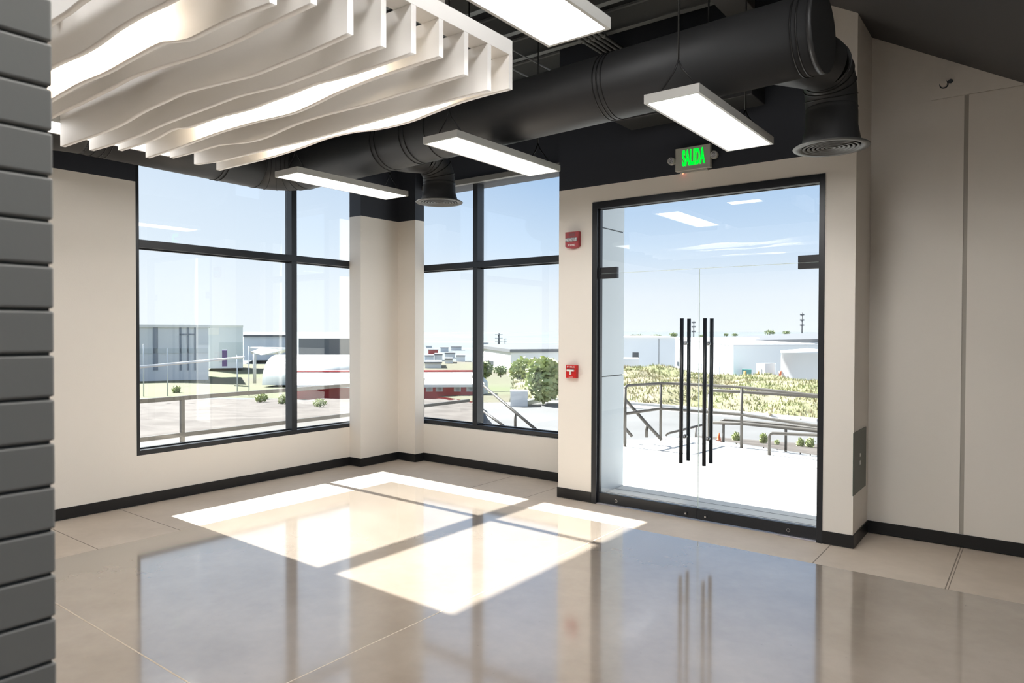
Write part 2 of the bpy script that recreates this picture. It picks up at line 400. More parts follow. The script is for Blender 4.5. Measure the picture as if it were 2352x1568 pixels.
for k, (a, b) in enumerate(((ox0+.004, XM-.0012), (XM+.0012, ox1-.004))):
    bm = nb(); bx(bm, a, b, GY-.005, GY+.005, .095, LZ)
    leaf = struct('door_leaf', bm, [M['glass']], door)
    bm = nb(); bx(bm, a, b, GY-.022, GY+.022, .012, .103, 0, .003); rail = struct('bottom_rail', bm, [M['frame']], leaf)
    ex = b-.0015 if k == 0 else a
    bm = nb(); bx(bm, ex, ex+.0015, GY-.0053, GY+.0053, .104, LZ-.002); struct('glass_edge', bm, [M['glass_edge']], leaf)
    # patch fitting at the top outer corner
    bm = nb()
    if k == 0: pa, pb = ox0-.0, -3.08
    else: pa, pb = -1.503, ox1
    bx(bm, pa, pb, GY-.018, GY+.018, LZ-.046, LZ-.001, 0, .002); bx(bm, pa, pb, GY-.018, GY+.018, LZ+.005, LZ+.058, 0, .002)
    struct('hinge_patch', bm, [M['frame']], leaf)
    # pull handles inside and out with four standoffs
    hx = -2.425 if k == 0 else -2.222
    bm = nb()
    for yy in (GY-.075, GY+.075):
        tube(bm, [(hx, yy, .482), (hx, yy, 1.711)], .0165, 24)
    hd = struct('pull_handle', bm, [M['frame']], leaf)
    bm = nb()
    for zz in (.70, 1.50):
        tube(bm, [(hx, GY-.066, zz), (hx, GY+.066, zz)], .009, 14)
        tube(bm, [(hx, GY-.014, zz), (hx, GY-.006, zz)], .017, 18); tube(bm, [(hx, GY+.006, zz), (hx, GY+.014, zz)], .017, 18)
    struct('handle_standoff', bm, [M['chrome']], leaf)
    lx = XM-.10 if k == 0 else XM+.075
    bm = nb(); tube(bm, [(lx, GY-.030, .045), (lx, GY-.020, .045)], .017, 20, mi=0); tube(bm, [(lx, GY-.033, .045), (lx, GY-.029, .045)], .008, 16, mi=1)
    struct('lock_cylinder', bm, [M['frame'], M['chrome']], leaf)
    lx = a+.19 if k == 0 else b-.21
    bm = nb(); tube(bm, [(lx, GY-.0235, .05), (lx, GY-.0215, .05)], .014, 20, mi=0); tube(bm, [(lx, GY-.0245, .05), (lx, GY-.023, .05)], .011, 16, mi=1)
    struct('screw_cap', bm, [M['chrome'], M['frame']], leaf)
    fx = ox0-.0 if k == 0 else ox1-.30
    bm = nb(); bx(bm, fx, fx+.30, GY-.045, GY-.0, .0005, .010, 0, .002); struct('floor_pivot', bm, [M['threshold']], leaf)
bm = nb(); bx(bm, ox0, ox1, GY-.028, GY+.03, .0005, .005); struct('threshold', bm, [M['threshold']], door)

# ------------------------------------------------------------------ brick clad column at the left edge
bm = nb()
CH = .0786; zb = 1.714 - 21*CH
XF, YC = -1.40, .493
bx(bm, XF-.30, XF-.006, -2.5, YC-.006, 0, ZC, 1)
z = zb
while z < ZC-.01:
    z0, z1 = max(z+.0025, .0), min(z+CH-.0025, ZC)
    if z1-z0 > .01: bx(bm, XF-.30, XF, -2.5, YC, z0, z1, 0, .004)
    z += CH
struct('wall_brick', bm, [M['brick'], M['grout']])

# ------------------------------------------------------------------ stair underside upper right
bm = nb()
def zs(x): return 3.36 - .58*(x+.117)
extr(bm, [(-1.91, zs(-1.91)), (3.2, zs(3.2)), (3.2, zs(3.2)+.35), (-1.91+.6, zs(-1.91+.6)+.35), (-1.3, ZC-.002), (-1.91, ZC-.002)], 1, 2.9, 6.118)
struct('stair_underside', bm, [M['stairsoffit']])

# ------------------------------------------------------------------ ceiling steel
yj = 5.87; k = 0
for yj, nm in ((5.87, 'joist directly above the glass entrance door'), (5.38, 'joist crossing just above the long duct, seen between lights'),
              (4.88, 'joist next in from the one above the duct'), (4.38, 'joist passing over the right end of the duct'), (3.88, 'joist hidden mostly above the white baffles')):
    bm = nb()
    bx(bm, XA+.02, -1.95, yj-.03, yj+.03, 4.2, 4.206); bx(bm, XA+.02, -1.95, yj-.003, yj+.003, 4.206, 4.38); bx(bm, XA+.02, -1.95, yj-.03, yj+.03, 4.38, 4.399)
    obj('ceiling_joist', bm, [M['steel']], label='dark grey steel roof '+nm, cat='joist', group='steel joists under the deck')
for i, px in enumerate((-3.20, -3.15, -3.10, -3.05, -3.00)):
    bm = nb(); tube(bm, [(px, 3.2, 4.12), (px, 6.10, 4.12)], .014, 14)
    for yy in (3.9, 5.2): tube(bm, [(px, yy, 4.12), (px, yy+.04, 4.12)], .020, 14)
    obj('conduit', bm, [M['steel']], label='dark steel conduit, %s of the five running side by side under the deck' % ('leftmost', 'second from left', 'middle one', 'second from right', 'rightmost')[i], cat='conduit', group='bundle of conduits under the deck')
for i, px in enumerate((-3.85, -4.13)):
    bm = nb(); tube(bm, [(px, 3.9, 4.15), (px, 6.10, 4.15)], .008, 10)
    obj('ceiling_rod', bm, [M['steel']], label=('thin grey rod along the deck right of the white baffles', 'second thin grey rod, lower and closer to the white baffles')[i], cat='rod')
bm = nb(); bx(bm, -1.94, -1.73, 4.6, 5.26, 4.0, 4.18, 0, .004); bx(bm, -1.86, -1.80, 4.9, 4.96, 4.18, ZC)
obj('junction_box', bm, [mat('charcoal_box', (.06, .06, .06), .5)], label='charcoal rectangular box hung under the deck above the duct', cat='box')
bm = nb(); bx(bm, -2.92, -1.75, 5.27, 5.585, 3.385, 3.75, 0, .004)
obj('wall_soffit_box', bm, [M['duct']], label='black box against the dark wall behind the duct, above the entrance', cat='box')

# ------------------------------------------------------------------ ductwork
RD, ZD = .208, 3.18
def ya(x): return 3.875 - .053*x            # axis of the run along the front wall
def xa(y): return -5.88 - .04*y             # axis of the run along the left wall
duct = empty('ventilation_duct', (-4.0, ya(-4.0), ZD-RD), 'black spiral round duct running along both window walls', 'duct')
cx_, cy_ = xa(4.19), ya(-6.05)
RB = .36
pA = Vector((xa(cy_-RB), cy_-RB, ZD)); pB = Vector((cx_+RB, ya(cx_+RB), ZD))
bm = nb(); tube(bm, [pB, (-.935, ya(-.935), ZD)], RD, 64); tube(bm, [(-.955, ya(-.955), ZD), (-.928, ya(-.928), ZD)], RD+.004, 64)
main = obj('long_section', bm, [M['duct']], duct)
bm = nb(); tube(bm, [(xa(2.28), 2.28, ZD), pA], RD, 64); side = obj('side_section', bm, [M['duct']], duct)
bm = nb(); NE = 5; pts = []
cen = Vector((pB.x, pA.y, ZD))
rad = RB
for i in range(NE+1):
    a = math.radians(180 - 90*i/NE)
    pts.append(Vector((cen.x + (cen.x-pA.x)*math.cos(a), cen.y + (pB.y-cen.y)*math.sin(a), ZD)))
tube(bm, pts, RD, 64); celb = obj('corner_elbow', bm, [M['duct']], duct)
bm = nb()
pe = [(xa(2.28), 2.30, ZD)] + [(xa(2.28)-.34*(1-math.cos(math.radians(a_))), 2.28-.34*math.sin(math.radians(a_)), ZD) for a_ in (0, 22.5, 45, 67.5, 90)] + [(XA+.012, 1.94, ZD)]
tube(bm, pe, RD, 48); obj('wall_elbow', bm, [M['duct']], duct)
def ring(p, d, r=RD, wd=.008, h=.004):
    p = Vector(p); d = Vector(d).normalized(); b_ = nb(); tube(b_, [p-d*wd/2, p+d*wd/2], r+h, 64)
    return b_
dB = Vector((1, -.053, 0)); dA = Vector((-.04, 1, 0))
for x in (-4.455, -4.40, -4.09, -4.035, -3.80, -2.245, -2.215, -2.185, -1.035, -1.005):
    obj('duct_ring', ring((x, ya(x), ZD), dB), [M['duct_seam']], main)
for y in (2.36, 2.42, 2.46, 3.42, 3.46):
    obj('duct_ring', ring((xa(y), y, ZD), dA), [M['duct_seam']], side)
for i in range(NE+1):
    a = math.radians(180 - 90*i/NE); tdir = Vector((-(cen.x-pA.x)*math.sin(a)*-1, -(pB.y-cen.y)*math.cos(a), 0))
    obj('elbow_seam', ring(pts[i], tdir, RD, .006, .003), [M['duct_seam']], celb)
for x in (-3.62, -1.62):      # hanger rods to the deck
    bm = nb(); tube(bm, [(x, ya(x)+.12, ZD+RD-.04), (x, ya(x)+.12, ZC-.002)], .006, 8); obj('hanger_rod', bm, [M['duct_seam']], duct)
# branch outlets
def outlet(x, y, z, x_off, label):
    y_axis = ya(x)
    root = empty('air_outlet', (x, y, z), label, 'air vent')
    nr = .145
    ze = ZD-.02
    bm = nb()
    # conical take-off from the duct, gored elbow, then the neck
    tube(bm, [(x-x_off, y_axis+.02, ze+.015), (x-x_off*.35, y_axis+.24, ze+.01), (x, y-.20, ze)], [.182, .172, nr+.004], 48, caps=False)
    pts2 = [Vector((x, y-.20, ze))]
    for i in range(1, 5):
        a = math.radians(90*i/4); pts2.append(Vector((x, y-.20+.20*math.sin(a), ze-.20*(1-math.cos(a)))))
    tube(bm, pts2, nr, 48, caps=False)
    el = obj('elbow', bm, [M['duct']], root)
    for i in (0, 1, 2, 3):
        a = math.radians(90*i/4+6)
        p = Vector((x, y-.20+.20*math.sin(a), ze-.20*(1-math.cos(a))))
        obj('elbow_seam', ring(p, (0, math.cos(a), -math.sin(a)), nr, .006, .004), [M['duct_seam']], el)
    zt = ze-.20
    bm = nb(); lathe(bm, x, y, [(nr, zt), (nr+.004, zt-.01), (nr, zt-.02), (nr+.003, zt-.035), (nr+.004, (zt+z)/2), (nr+.022, z+.03), (nr+.026, z+.012)], 48)
    obj('neck', bm, [M['duct']], root)
    bm = nb(); lathe(bm, x, y, [(nr+.020, z+.016), (.205, z+.014), (.217, z+.006), (.213, z), (.174, z+.001), (.168, z+.02), (nr+.020, z+.016)], 64)
    fl = obj('flange', bm, [M['grille']], root)
    for i in range(6):
        r0 = .158-.026*i; zz = z+.006
        bm = nb(); lathe(bm, x, y, [(r0, zz-.006), (max(r0-.011, .0005), zz-.005), (max(r0-.016, .0005), zz+.012), (max(r0-.014, .001), zz+.012), (r0+.003, zz-.002), (r0, zz-.006)], 48)
        obj('grille_ring', bm, [M['grille']], fl)
    bm = nb(); bx(bm, x-.168, x+.168, y-.004, y+.004, z+.022, z+.030); bx(bm, x-.004, x+.004, y-.168, y+.168, z+.022, z+.030)
    lathe(bm, x, y, [(.160, z+.045), (.001, z+.045)], 32)
    obj('grille_support', bm, [M['duct_seam']], fl)
    return root
outlet(-1.03, 4.55, 2.715, .20, 'black round ceiling air outlet with ring grille, near the right duct end')
outlet(-4.42, 4.70, 2.775, .10, 'grey ringed air outlet hanging beside the corner of the room, in front of window')

# ------------------------------------------------------------------ hanging light panels
def light_panel(cx, cy, z, label, wx=.30, wy=1.2):
    root = empty('panel_light', (cx, cy, z), label, 'ceiling light', 'hanging rectangular panel lights')
    x0, x1, y0, y1 = cx-wx/2, cx+wx/2, cy-wy/2, cy+wy/2; b = .016; h = .042
    bm = nb()
    bx(bm, x0, x0+b, y0, y1, z, z+h); bx(bm, x1-b, x1, y0, y1, z, z+h); bx(bm, x0+b, x1-b, y0, y0+b, z, z+h); bx(bm, x0+b, x1-b, y1-b, y1, z, z+h); bx(bm, x0, x1, y0, y1, z+h, z+h+.004)
    obj('housing', bm, [M['fixture']], root)
    bm = nb(); bx(bm, x0+b, x1-b, y0+b, y1-b, z+.004, z+.010); obj('diffuser', bm, [M['diffuser']], root)
    for yy in (y0+.09, y1-.09):
        bm = nb(); top = Vector((cx, yy, z+.22 if z < 3.5 else z+.16))
        tube(bm, [top, (cx, yy, ZC-.062)], .005, 6)
        for dx in (-1, 1):
            tube(bm, [top, top+Vector((dx*.02, 0, -.05)), (cx+dx*.12, yy, z+h+.005)], .0045, 6)
        obj('suspension_cable', bm, [M['cable']], root)
    return root
R1 = light_panel(-1.505, 3.90, 2.780, 'lit white panel light hanging nearest the entrance, below the right duct')
dup(R1, (-3.13, 3.93, 2.838), 'lit white panel light hanging in the middle, between two others in the row')
dup(R1, (-4.80, 3.93, 2.838), 'lit white panel light hanging leftmost of the row, by the room corner')
dup(R1, (-1.525, 1.85, 2.800), 'large bright panel light cut off by the top edge, beside the white baffles')
L0 = dup(R1, (-4.76, 1.85, 2.820), 'lit panel light mostly hidden behind the far left ends of the white baffles')
for ch in L0.children:
    if ch.name.startswith('diffuser'):
        ch.data = ch.data.copy(); ch.data.materials[0] = emis('dimmed_diffuser', (1.0, .985, .97), 4.5)
FILL = light_panel(-.75, 1.75, 4.0, 'added wide fill light panel high up, out of view just right of overhead', .6, 1.2)  # unseen fill panels, added to brighten the baffles and upper walls
FILL['group'] = 'added unseen fill panels high over the hall'
for (x, y, z, where) in ((-.95, .2, 4.0, 'straight above the camera'), (-2.7, -.9, 3.95, 'behind the camera, in line with the baffles right end'), (-4.3, -.9, 3.95, 'behind the camera, by the baffles left end'), (-2.7, -3.0, 3.95, 'at the back of the hall')):
    dup(FILL, (x, y, z), 'added unseen fill light panel high up, ' + where)

# ------------------------------------------------------------------ white wave baffles
PROF = {
-3: [(-4.55, 2.72), (-3.6, 2.715), (-2.87, 2.726), (-2.76, 2.724), (-2.64, 2.729), (-2.0, 2.71)],
-2: [(-4.55, 2.70), (-3.9, 2.72), (-3.33, 2.714), (-3.07, 2.701), (-2.92, 2.701), (-2.76, 2.713), (-2.57, 2.716), (-2.38, 2.708), (-2.0, 2.70)],
-1: [(-4.55, 2.70), (-4.1, 2.70), (-3.78, 2.709), (-3.49, 2.717), (-3.22, 2.707), (-2.98, 2.712), (-2.73, 2.713), (-2.64, 2.696), (-2.53, 2.677), (-2.47, 2.675), (-2.29, 2.676), (-2.13, 2.67), (-2.0, 2.662)],
0: [(-4.56, 2.745), (-4.24, 2.749), (-3.83, 2.75), (-3.54, 2.754), (-3.34, 2.76), (-3.09, 2.746), (-2.76, 2.72), (-2.48, 2.711), (-2.22, 2.718), (-2.0, 2.72)],
1: [(-4.57, 2.67), (-4.18, 2.664), (-4.02, 2.662), (-3.81, 2.666), (-3.57, 2.687), (-3.38, 2.693), (-3.17, 2.698), (-2.87, 2.677), (-2.76, 2.668), (-2.62, 2.658), (-2.44, 2.659), (-2.31, 2.66), (-2.15, 2.665), (-2.0, 2.672)],
2: [(-4.58, 2.682), (-4.24, 2.672), (-3.94, 2.671), (-3.77, 2.681), (-3.53, 2.686), (-3.32, 2.687), (-3.14, 2.689), (-2.99, 2.689), (-2.83, 2.679), (-2.67, 2.668), (-2.53, 2.667), (-2.39, 2.67), (-2.17, 2.679), (-2.0, 2.678)],
3: [(-4.57, 2.713), (-4.23, 2.709), (-4.09, 2.713), (-3.97, 2.726), (-3.87, 2.728), (-3.74, 2.712), (-3.61, 2.712), (-3.42, 2.711), (-3.25, 2.703), (-3.12, 2.699), (-2.99, 2.703), (-2.83, 2.705), (-2.72, 2.71), (-2.61, 2.712), (-2.47, 2.704), (-2.3, 2.70), (-2.0, 2.704)],
4: [(-4.55, 2.697), (-4.16, 2.701), (-3.9, 2.708), (-3.72, 2.713), (-3.52, 2.712), (-3.32, 2.707), (-3.1, 2.696), (-3.02, 2.694), (-2.94, 2.697), (-2.82, 2.708), (-2.7, 2.722), (-2.59, 2.730), (-2.46, 2.736), (-2.29, 2.739), (-2.13, 2.739), (-2.0, 2.739)],
5: [(-4.56, 2.729), (-4.26, 2.722), (-4.0, 2.722), (-3.89, 2.712), (-3.68, 2.690), (-3.57, 2.686), (-3.48, 2.689), (-3.33, 2.703), (-3.2, 2.713), (-3.03, 2.716), (-2.86, 2.713), (-2.61, 2.707), (-2.46, 2.709), (-2.29, 2.71), (-2.0, 2.711)],
6: [(-4.55, 2.716), (-4.28, 2.696), (-3.93, 2.690), (-3.62, 2.686), (-3.42, 2.681), (-3.24, 2.68), (-3.06, 2.682), (-2.9, 2.687), (-2.78, 2.688), (-2.54, 2.69), (-2.36, 2.689), (-2.19, 2.690), (-2.0, 2.688)],
7: [(-4.55, 2.707), (-4.12, 2.702), (-3.85, 2.704), (-3.6, 2.715), (-3.4, 2.729), (-3.26, 2.731), (-3.1, 2.724), (-2.96, 2.710), (-2.80, 2.703), (-2.66, 2.705), (-2.51, 2.719), (-2.33, 2.735), (-2.17, 2.739), (-2.0, 2.738)]}
def crom(P, n=6):
    out = []
    Q = [P[0]] + P + [P[-1]]
    for i in range(1, len(Q)-2):
        p0, p1, p2, p3 = Q[i-1], Q[i], Q[i+1], Q[i+2]
        m1 = (p2[1]-p0[1])/(p2[0]-p0[0]) if p2[0] != p0[0] else 0
        m2 = (p3[1]-p1[1])/(p3[0]-p1[0]) if p3[0] != p1[0] else 0
        h = p2[0]-p1[0]
        for j in range(n):
            t = j/n; h00 = 2*t**3-3*t*t+1; h10 = t**3-2*t*t+t; h01 = -2*t**3+3*t*t; h11 = t**3-t*t
            out.append((p1[0]+h*t, h00*p1[1]+h10*h*m1+h01*p2[1]+h11*h*m2))
    out.append(P[-1]); return out
BZ = 2.895
can = empty('baffle_canopy', (-3.28, 1.8, 2.66), 'white suspended ceiling canopy of parallel wavy baffles', 'ceiling baffles')
for i in sorted(PROF):
    y = 1.487+.159*i
    P = crom(PROF[i]); bm = nb()
    N = len(P)
    rows = [[bm.verts.new((x, yy, zz)) for (x, z) in P for zz in (z,)] for yy in (y, y+.026)]
    tops = [[bm.verts.new((x, yy, BZ)) for (x, z) in P] for yy in (y, y+.026)]
    for a in range(N-1):
        bm.faces.new((rows[0][a], rows[0][a+1], tops[0][a+1], tops[0][a]))
        bm.faces.new((rows[1][a+1], rows[1][a], tops[1][a], tops[1][a+1]))
        f = bm.faces.new((rows[0][a+1], rows[0][a], rows[1][a], rows[1][a+1])); f.smooth = True
        bm.faces.new((tops[0][a], tops[0][a+1], tops[1][a+1], tops[1][a]))
    bm.faces.new((rows[0][0], tops[0][0], tops[1][0], rows[1][0])); bm.faces.new((tops[0][-1], rows[0][-1], rows[1][-1], tops[1][-1]))
    obj('baffle', bm, [M['white']], can)
for x0 in (-2.10, -3.30, -4.56):
    bm = nb(); bx(bm, x0, x0+.10, .95, 2.626, BZ+.001, BZ+.072, 0, .001); obj('cross_beam', bm, [M['white']], can)
for x0, y0_ in ((-2.05, 2.05), (-2.05, 1.1), (-4.51, 2.3), (-4.51, 1.1)):
    bm = nb(); tube(bm, [(x0, y0_, BZ+.09), (x0, y0_, ZC-.002)], .004, 8)
    bx(bm, x0-.02, x0+.02, y0_-.01, y0_+.01, BZ+.072, BZ+.10)
    obj('hanger_rod', bm, [M['steel']], can)
bm = nb(); bx(bm, -2.42, -2.36, 1.7, 2.55, BZ+.25, BZ+.42, 0, .003); bx(bm, -2.42, -2.36, 2.45, 2.55, BZ+.42, ZC)
obj('ceiling_bracket', bm, [mat('beige_steel', (.45, .42, .38), .5)], label='beige steel bracket above the right end of the baffles', cat='bracket')
for i, (xa0, xb0, lb) in {7: (-3.85, -2.50, 'long lit strip light glowing behind the farthest white baffle'), 4: (-3.85, -2.45, 'long lit strip light glowing in the middle of the baffles'),
                   -1: (-4.2, -2.75, 'long lit strip light glowing among the nearest baffles at upper left')}.items():
    y = 1.487+.159*i
    root = empty('strip_light', ((xa0+xb0)/2, y-.066, 2.80), lb, 'strip light', group='strip lights between the baffles')
    bm = nb(); bx(bm, xa0, xb0, y-.100, y-.032, 2.86, 2.885); obj('housing', bm, [M['fixture']], root)
    bm = nb(); bx(bm, xa0+.01, xb0-.01, y-.097, y-.035, 2.815, 2.859, 0, .006); obj('lens', bm, [M['linear']], root)

# ------------------------------------------------------------------ exit sign
sg = empty('exit_sign', (-2.33, YD, 2.95), 'grey emergency exit sign lit with green SALIDA letters', 'exit sign')
bm = nb(); bx(bm, -2.484, -2.178, YD-.048, YD-.001, 2.951, 3.144, 0, .004); bx(bm, -2.45, -2.21, YD-.030, YD-.001, 2.935, 2.952, 0, .002); obj('housing', bm, [M['sign']], sg)
cu = bpy.data.curves.new('letters', 'FONT'); cu.body = 'SALIDA'; cu.align_x = 'CENTER'; cu.align_y = 'CENTER'; cu.size = .17; cu.extrude = .0015; cu.offset = .006; cu.space_character = 1.05
to = bpy.data.objects.new('tmp', cu); C.objects.link(to)
bpy.context.view_layer.update()
me = bpy.data.meshes.new_from_object(to.evaluated_get(bpy.context.evaluated_depsgraph_get()))
bpy.data.objects.remove(to)
xs = [v.co.x for v in me.vertices]; ys = [v.co.y for v in me.vertices]
sx = .198/(max(xs)-min(xs)); sy = .137/(max(ys)-min(ys)); mx_, my_ = (max(xs)+min(xs))/2, (max(ys)+min(ys))/2
base = WL['exit_sign']
for v in me.vertices:
    v.co = Vector((-2.322+(v.co.x-mx_)*sx, YD-.050-v.co.z, 3.055+(v.co.y-my_)*sy)) - base
me.materials.clear(); me.materials.append(M['green'])
lo = bpy.data.objects.new('letters', me); C.objects.link(lo); lo.parent = sg; lo['label'] = 'green glowing SALIDA letters'
for s, (hx, hz) in ((-1, (-2.519, 3.045)), (1, (-2.145, 3.045))):
    bm = nb(); tube(bm, [(hx, YD-.062, hz), (hx, YD-.030, hz), (hx, YD-.012, hz)], [.030, .032, .022], 32, mi=0)
    tube(bm, [(hx, YD-.064, hz), (hx, YD-.060, hz)], .024, 32, mi=1); bx(bm, min(hx, hx-s*.04), max(hx, hx-s*.04), YD-.03, YD-.016, hz-.022, hz-.012, 0)
    obj('lamp_head', bm, [M['sign'], M['lens']], sg)
bm = nb(); tube(bm, [(-2.425, YD-.022, 2.930), (-2.425, YD-.022, 2.936)], .005, 12); obj('red_indicator', bm, [M['redled']], sg, label='small glowing red light')

# ------------------------------------------------------------------ fire alarm devices
def text_mesh(body, size, wx, hz, cx, y, cz, m, parent, name='lettering', lab=None):
    cu = bpy.data.curves.new('t', 'FONT'); cu.body = body; cu.align_x = 'CENTER'; cu.size = size; cu.extrude = .0004
    to = bpy.data.objects.new('tmp', cu); C.objects.link(to); bpy.context.view_layer.update()
    me = bpy.data.meshes.new_from_object(to.evaluated_get(bpy.context.evaluated_depsgraph_get())); bpy.data.objects.remove(to)
    xs = [v.co.x for v in me.vertices]; ys = [v.co.y for v in me.vertices]
    sx = wx/(max(xs)-min(xs)); sy = hz/(max(ys)-min(ys)); a, b = (max(xs)+min(xs))/2, (max(ys)+min(ys))/2
    for v in me.vertices: v.co = Vector((cx+(v.co.x-a)*sx, y-v.co.z, cz+(v.co.y-b)*sy)) - WL[parent.name]
    me.materials.clear(); me.materials.append(m)
    o = bpy.data.objects.new(name, me); C.objects.link(o); o.parent = parent
    if lab: o['label'] = lab
    return o
al = empty('alarm_strobe', (-3.517, YD, 2.375), 'dark red fire alarm strobe high on wall left of door', 'fire alarm')
bm = nb()
n = 12; out = [(-3.590+.146*i/n, 2.375+.022*(abs(i/n-.5)*2)**2) for i in range(n+1)] + [(-3.444, 2.532), (-3.590, 2.532)]
extr(bm, out, 1, YD-.045, YD-.001); obj('housing', bm, [M['dark_red']], al)
bm = nb(); bx(bm, -3.583, -3.452, YD-.060, YD-.045, 2.440, 2.475, 0, .006); bx(bm, -3.55, -3.50, YD-.066, YD-.060, 2.447, 2.468, 0, .004); obj('strobe_lens', bm, [M['lens']], al)
text_mesh('FIRE', .05, .075, .016, -3.517, YD-.0455, 2.408, M['whitep'], al, lab='white FIRE lettering')
bm = nb()
for i in range(4): bx(bm, -3.55+.0, -3.484, YD-.0465, YD-.045, 2.494+.008*i, 2.497+.008*i)
obj('sounder_slots', bm, [M['bdark']], al)
pl = empty('fire_pull_station', (-3.522, YD, 1.158), 'bright red fire alarm pull station low on wall left of door', 'fire alarm')
bm = nb(); bx(bm, -3.580, -3.464, YD-.045, YD-.001, 1.158, 1.282, 0, .005); obj('housing', bm, [M['red']], pl)
bm = nb(); bx(bm, -3.562, -3.482, YD-.060, YD-.045, 1.222, 1.238, 0, .003); bx(bm, -3.530, -3.514, YD-.058, YD-.045, 1.190, 1.224, 0, .003); obj('pull_handle', bm, [M['whitep']], pl, label='white T-shaped handle')
bm = nb(); bx(bm, -3.562, -3.482, YD-.0465, YD-.045, 1.2395, 1.250); obj('black_band', bm, [M['bdark']], pl)
text_mesh('FIRE', .05, .085, .014, -3.522, YD-.0455, 1.264, M['whitep'], pl, lab='white FIRE lettering')
text_mesh('ALARM', .05, .045, .008, -3.522, YD-.0455, 1.168, M['whitep'], pl, lab='white ALARM lettering')

# ------------------------------------------------------------------ access panel on the side of the entrance block
ap = empty('access_panel', (XE, 5.79, .395), 'flat grey metal access panel on side wall right of entrance', 'access panel')
bm = nb(); bx(bm, XE+.0005, XE+.007, 5.565, 6.02, .395, .858, 0, .0015); obj('cover', bm, [M['panel_grey']], ap)
bm = nb(); bx(bm, XE+.007, XE+.009, 5.78, 5.80, .655, .680); obj('sticker', bm, [M['whitep']], ap); bm = nb(); bx(bm, XE+.007, XE+.009, 5.78, 5.80, .595, .625); obj('sticker', bm, [M['whitep']], ap)
# wall plate with its pipe stubs high on the recessed wall
wp = empty('pipe_stub_plate', (-.583, 6.12, 3.40), 'small painted pipe stub sticking out high on the grey right wall', 'pipe stub')
bm = nb(); tube(bm, [(-.60, 6.119, 3.452), (-.60, 6.075, 3.452)], .022, 24); obj('stub', bm, [M['cream']], wp)
bm = nb(); tube(bm, [(-.60, 6.119, 3.452), (-.60, 6.116, 3.452)], .030, 24); tube(bm, [(-.558, 6.119, 3.468), (-.558, 6.115, 3.468)], .016, 24); obj('hole', bm, [M['bdark']], wp)

# ================================================================== outside
# terrace
bm = nb()
far = [(1200, 1022), (1400, 1019), (1436, 1018), (1520, 1001), (1600, 1003), (1660, 1013), (1704, 1020), (1876, 1046), (2150, 1085)]
pts_ = [gr(x, y) for x, y in far]
loop = [(-3.2, 6.0), (-8, 6.5), (-8.2, 8.0)] + [(p.x, p.y) for p in pts_] + [(3, 6.6), (3, 6.0)]
bm = nb()
o2 = [(-8.2, 6.49), (-8.2, 8.2)] + [(p.x, p.y) for p in pts_] + [(3, 6.49)]
extr(bm, o2, 2, -.6, -.012, 0)
extr(bm, [(-3.46, 5.70), (-3.46, 6.489), (-1.1, 6.489), (-1.1, 5.70)], 2, -.6, -.012, 0)
obj('terrace', bm, [M['concrete']], kind='structure')
bm = nb()
def strip(bm, a, b, w_, z=-.0095):
    a = Vector((a.x, a.y, z)); b = Vector((b.x, b.y, z)); d = (b-a).normalized(); n_ = Vector((-d.y, d.x, 0))*w_/2
    vs = [bm.verts.new(p) for p in (a-n_, b-n_, b+n_, a+n_)]; vt = [bm.verts.new((v.co.x, v.co.y, z-.003)) for v in vs]
    bm.faces.new(vs); 
    for i in range(4): bm.faces.new((vs[i], vs[(i+1) % 4], vt[(i+1) % 4], vt[i]))
strip(bm, gr(1427, 1026), gr(1555, 1036), .03); strip(bm, gr(1640, 1045), gr(1876, 1073), .03); strip(bm, Vector((-3.46, 6.12, 0)), Vector((-1.2, 6.12, 0)), .010); strip(bm, Vector((-3.46, 6.30, 0)), Vector((-1.2, 6.30, 0)), .008)
obj('trim_4', bm, [mat('terrace_joint', (.25, .25, .25), .8)], kind='structure')
# walkway beyond window 1
bm = nb(); bx(bm, -10.5, XO-.01, -3, 9.5, -.6, -.05); obj('walkway', bm, [mat('pale_pavers', (.115, .105, .095), .85, col2=(.09, .082, .073), nscale=2.5)], kind='structure')

# terrain: strips that fall away from the building
def terrain(name, cols, rows, m, label=None, cat=None, kind='structure', sub=6, amp=0.0, fr=.1):
    # cols: list of pixel columns; rows: for each column list of (y, depth)
    bm = nb(); G = []
    nr = len(rows[0])
    def lerp(a, b, t): return a+(b-a)*t
    CC = []; RR = []
    for i in range(len(cols)-1):
        for s in range(sub):
            t = s/sub; CC.append(lerp(cols[i], cols[i+1], t)); RR.append([(lerp(rows[i][k][0], rows[i+1][k][0], t), lerp(rows[i][k][1], rows[i+1][k][1], t)) for k in range(nr)])
    CC.append(cols[-1]); RR.append(rows[-1])
    for c, r in zip(CC, RR):
        L = []
        for k in range(nr-1):
            for s in range(sub):
                t = s/sub; p0 = at(c, r[k][0], r[k][1]); p1 = at(c, r[k+1][0], r[k+1][1]); L.append(p0.lerp(p1, t))
        L.append(at(c, *r[-1])); G.append(L)
    V = []
    for L in G:
        V.append([bm.verts.new(p + Vector((0, 0, amp*noise.noise(p*fr)))) for p in L])
    for i in range(len(V)-1):
        for j in range(len(V[0])-1):
            f = bm.faces.new((V[i][j], V[i+1][j], V[i+1][j+1], V[i][j+1])); f.smooth = True
    return obj(name, bm, [m], label=label, cat=cat, kind=kind)
left_rows = [(1075, 11.5), (1010, 17), (960, 27), (915, 55)]
terrain('earth_ground', [-900, 300, 700, 1000, 1110], [[(1075, 11.5), (1020, 16), (975, 24), (925, 50)], [(1075, 11.5), (1020, 16), (965, 26), (915, 60)], [(1075, 11.5), (1010, 17), (960, 27), (915, 60)], [(1075, 11.5), (1010, 17), (960, 28), (915, 60)], [(1075, 11.5), (1010, 17), (965, 28), (925, 50)]], M['dirt'], amp=.25, fr=.5, sub=14)
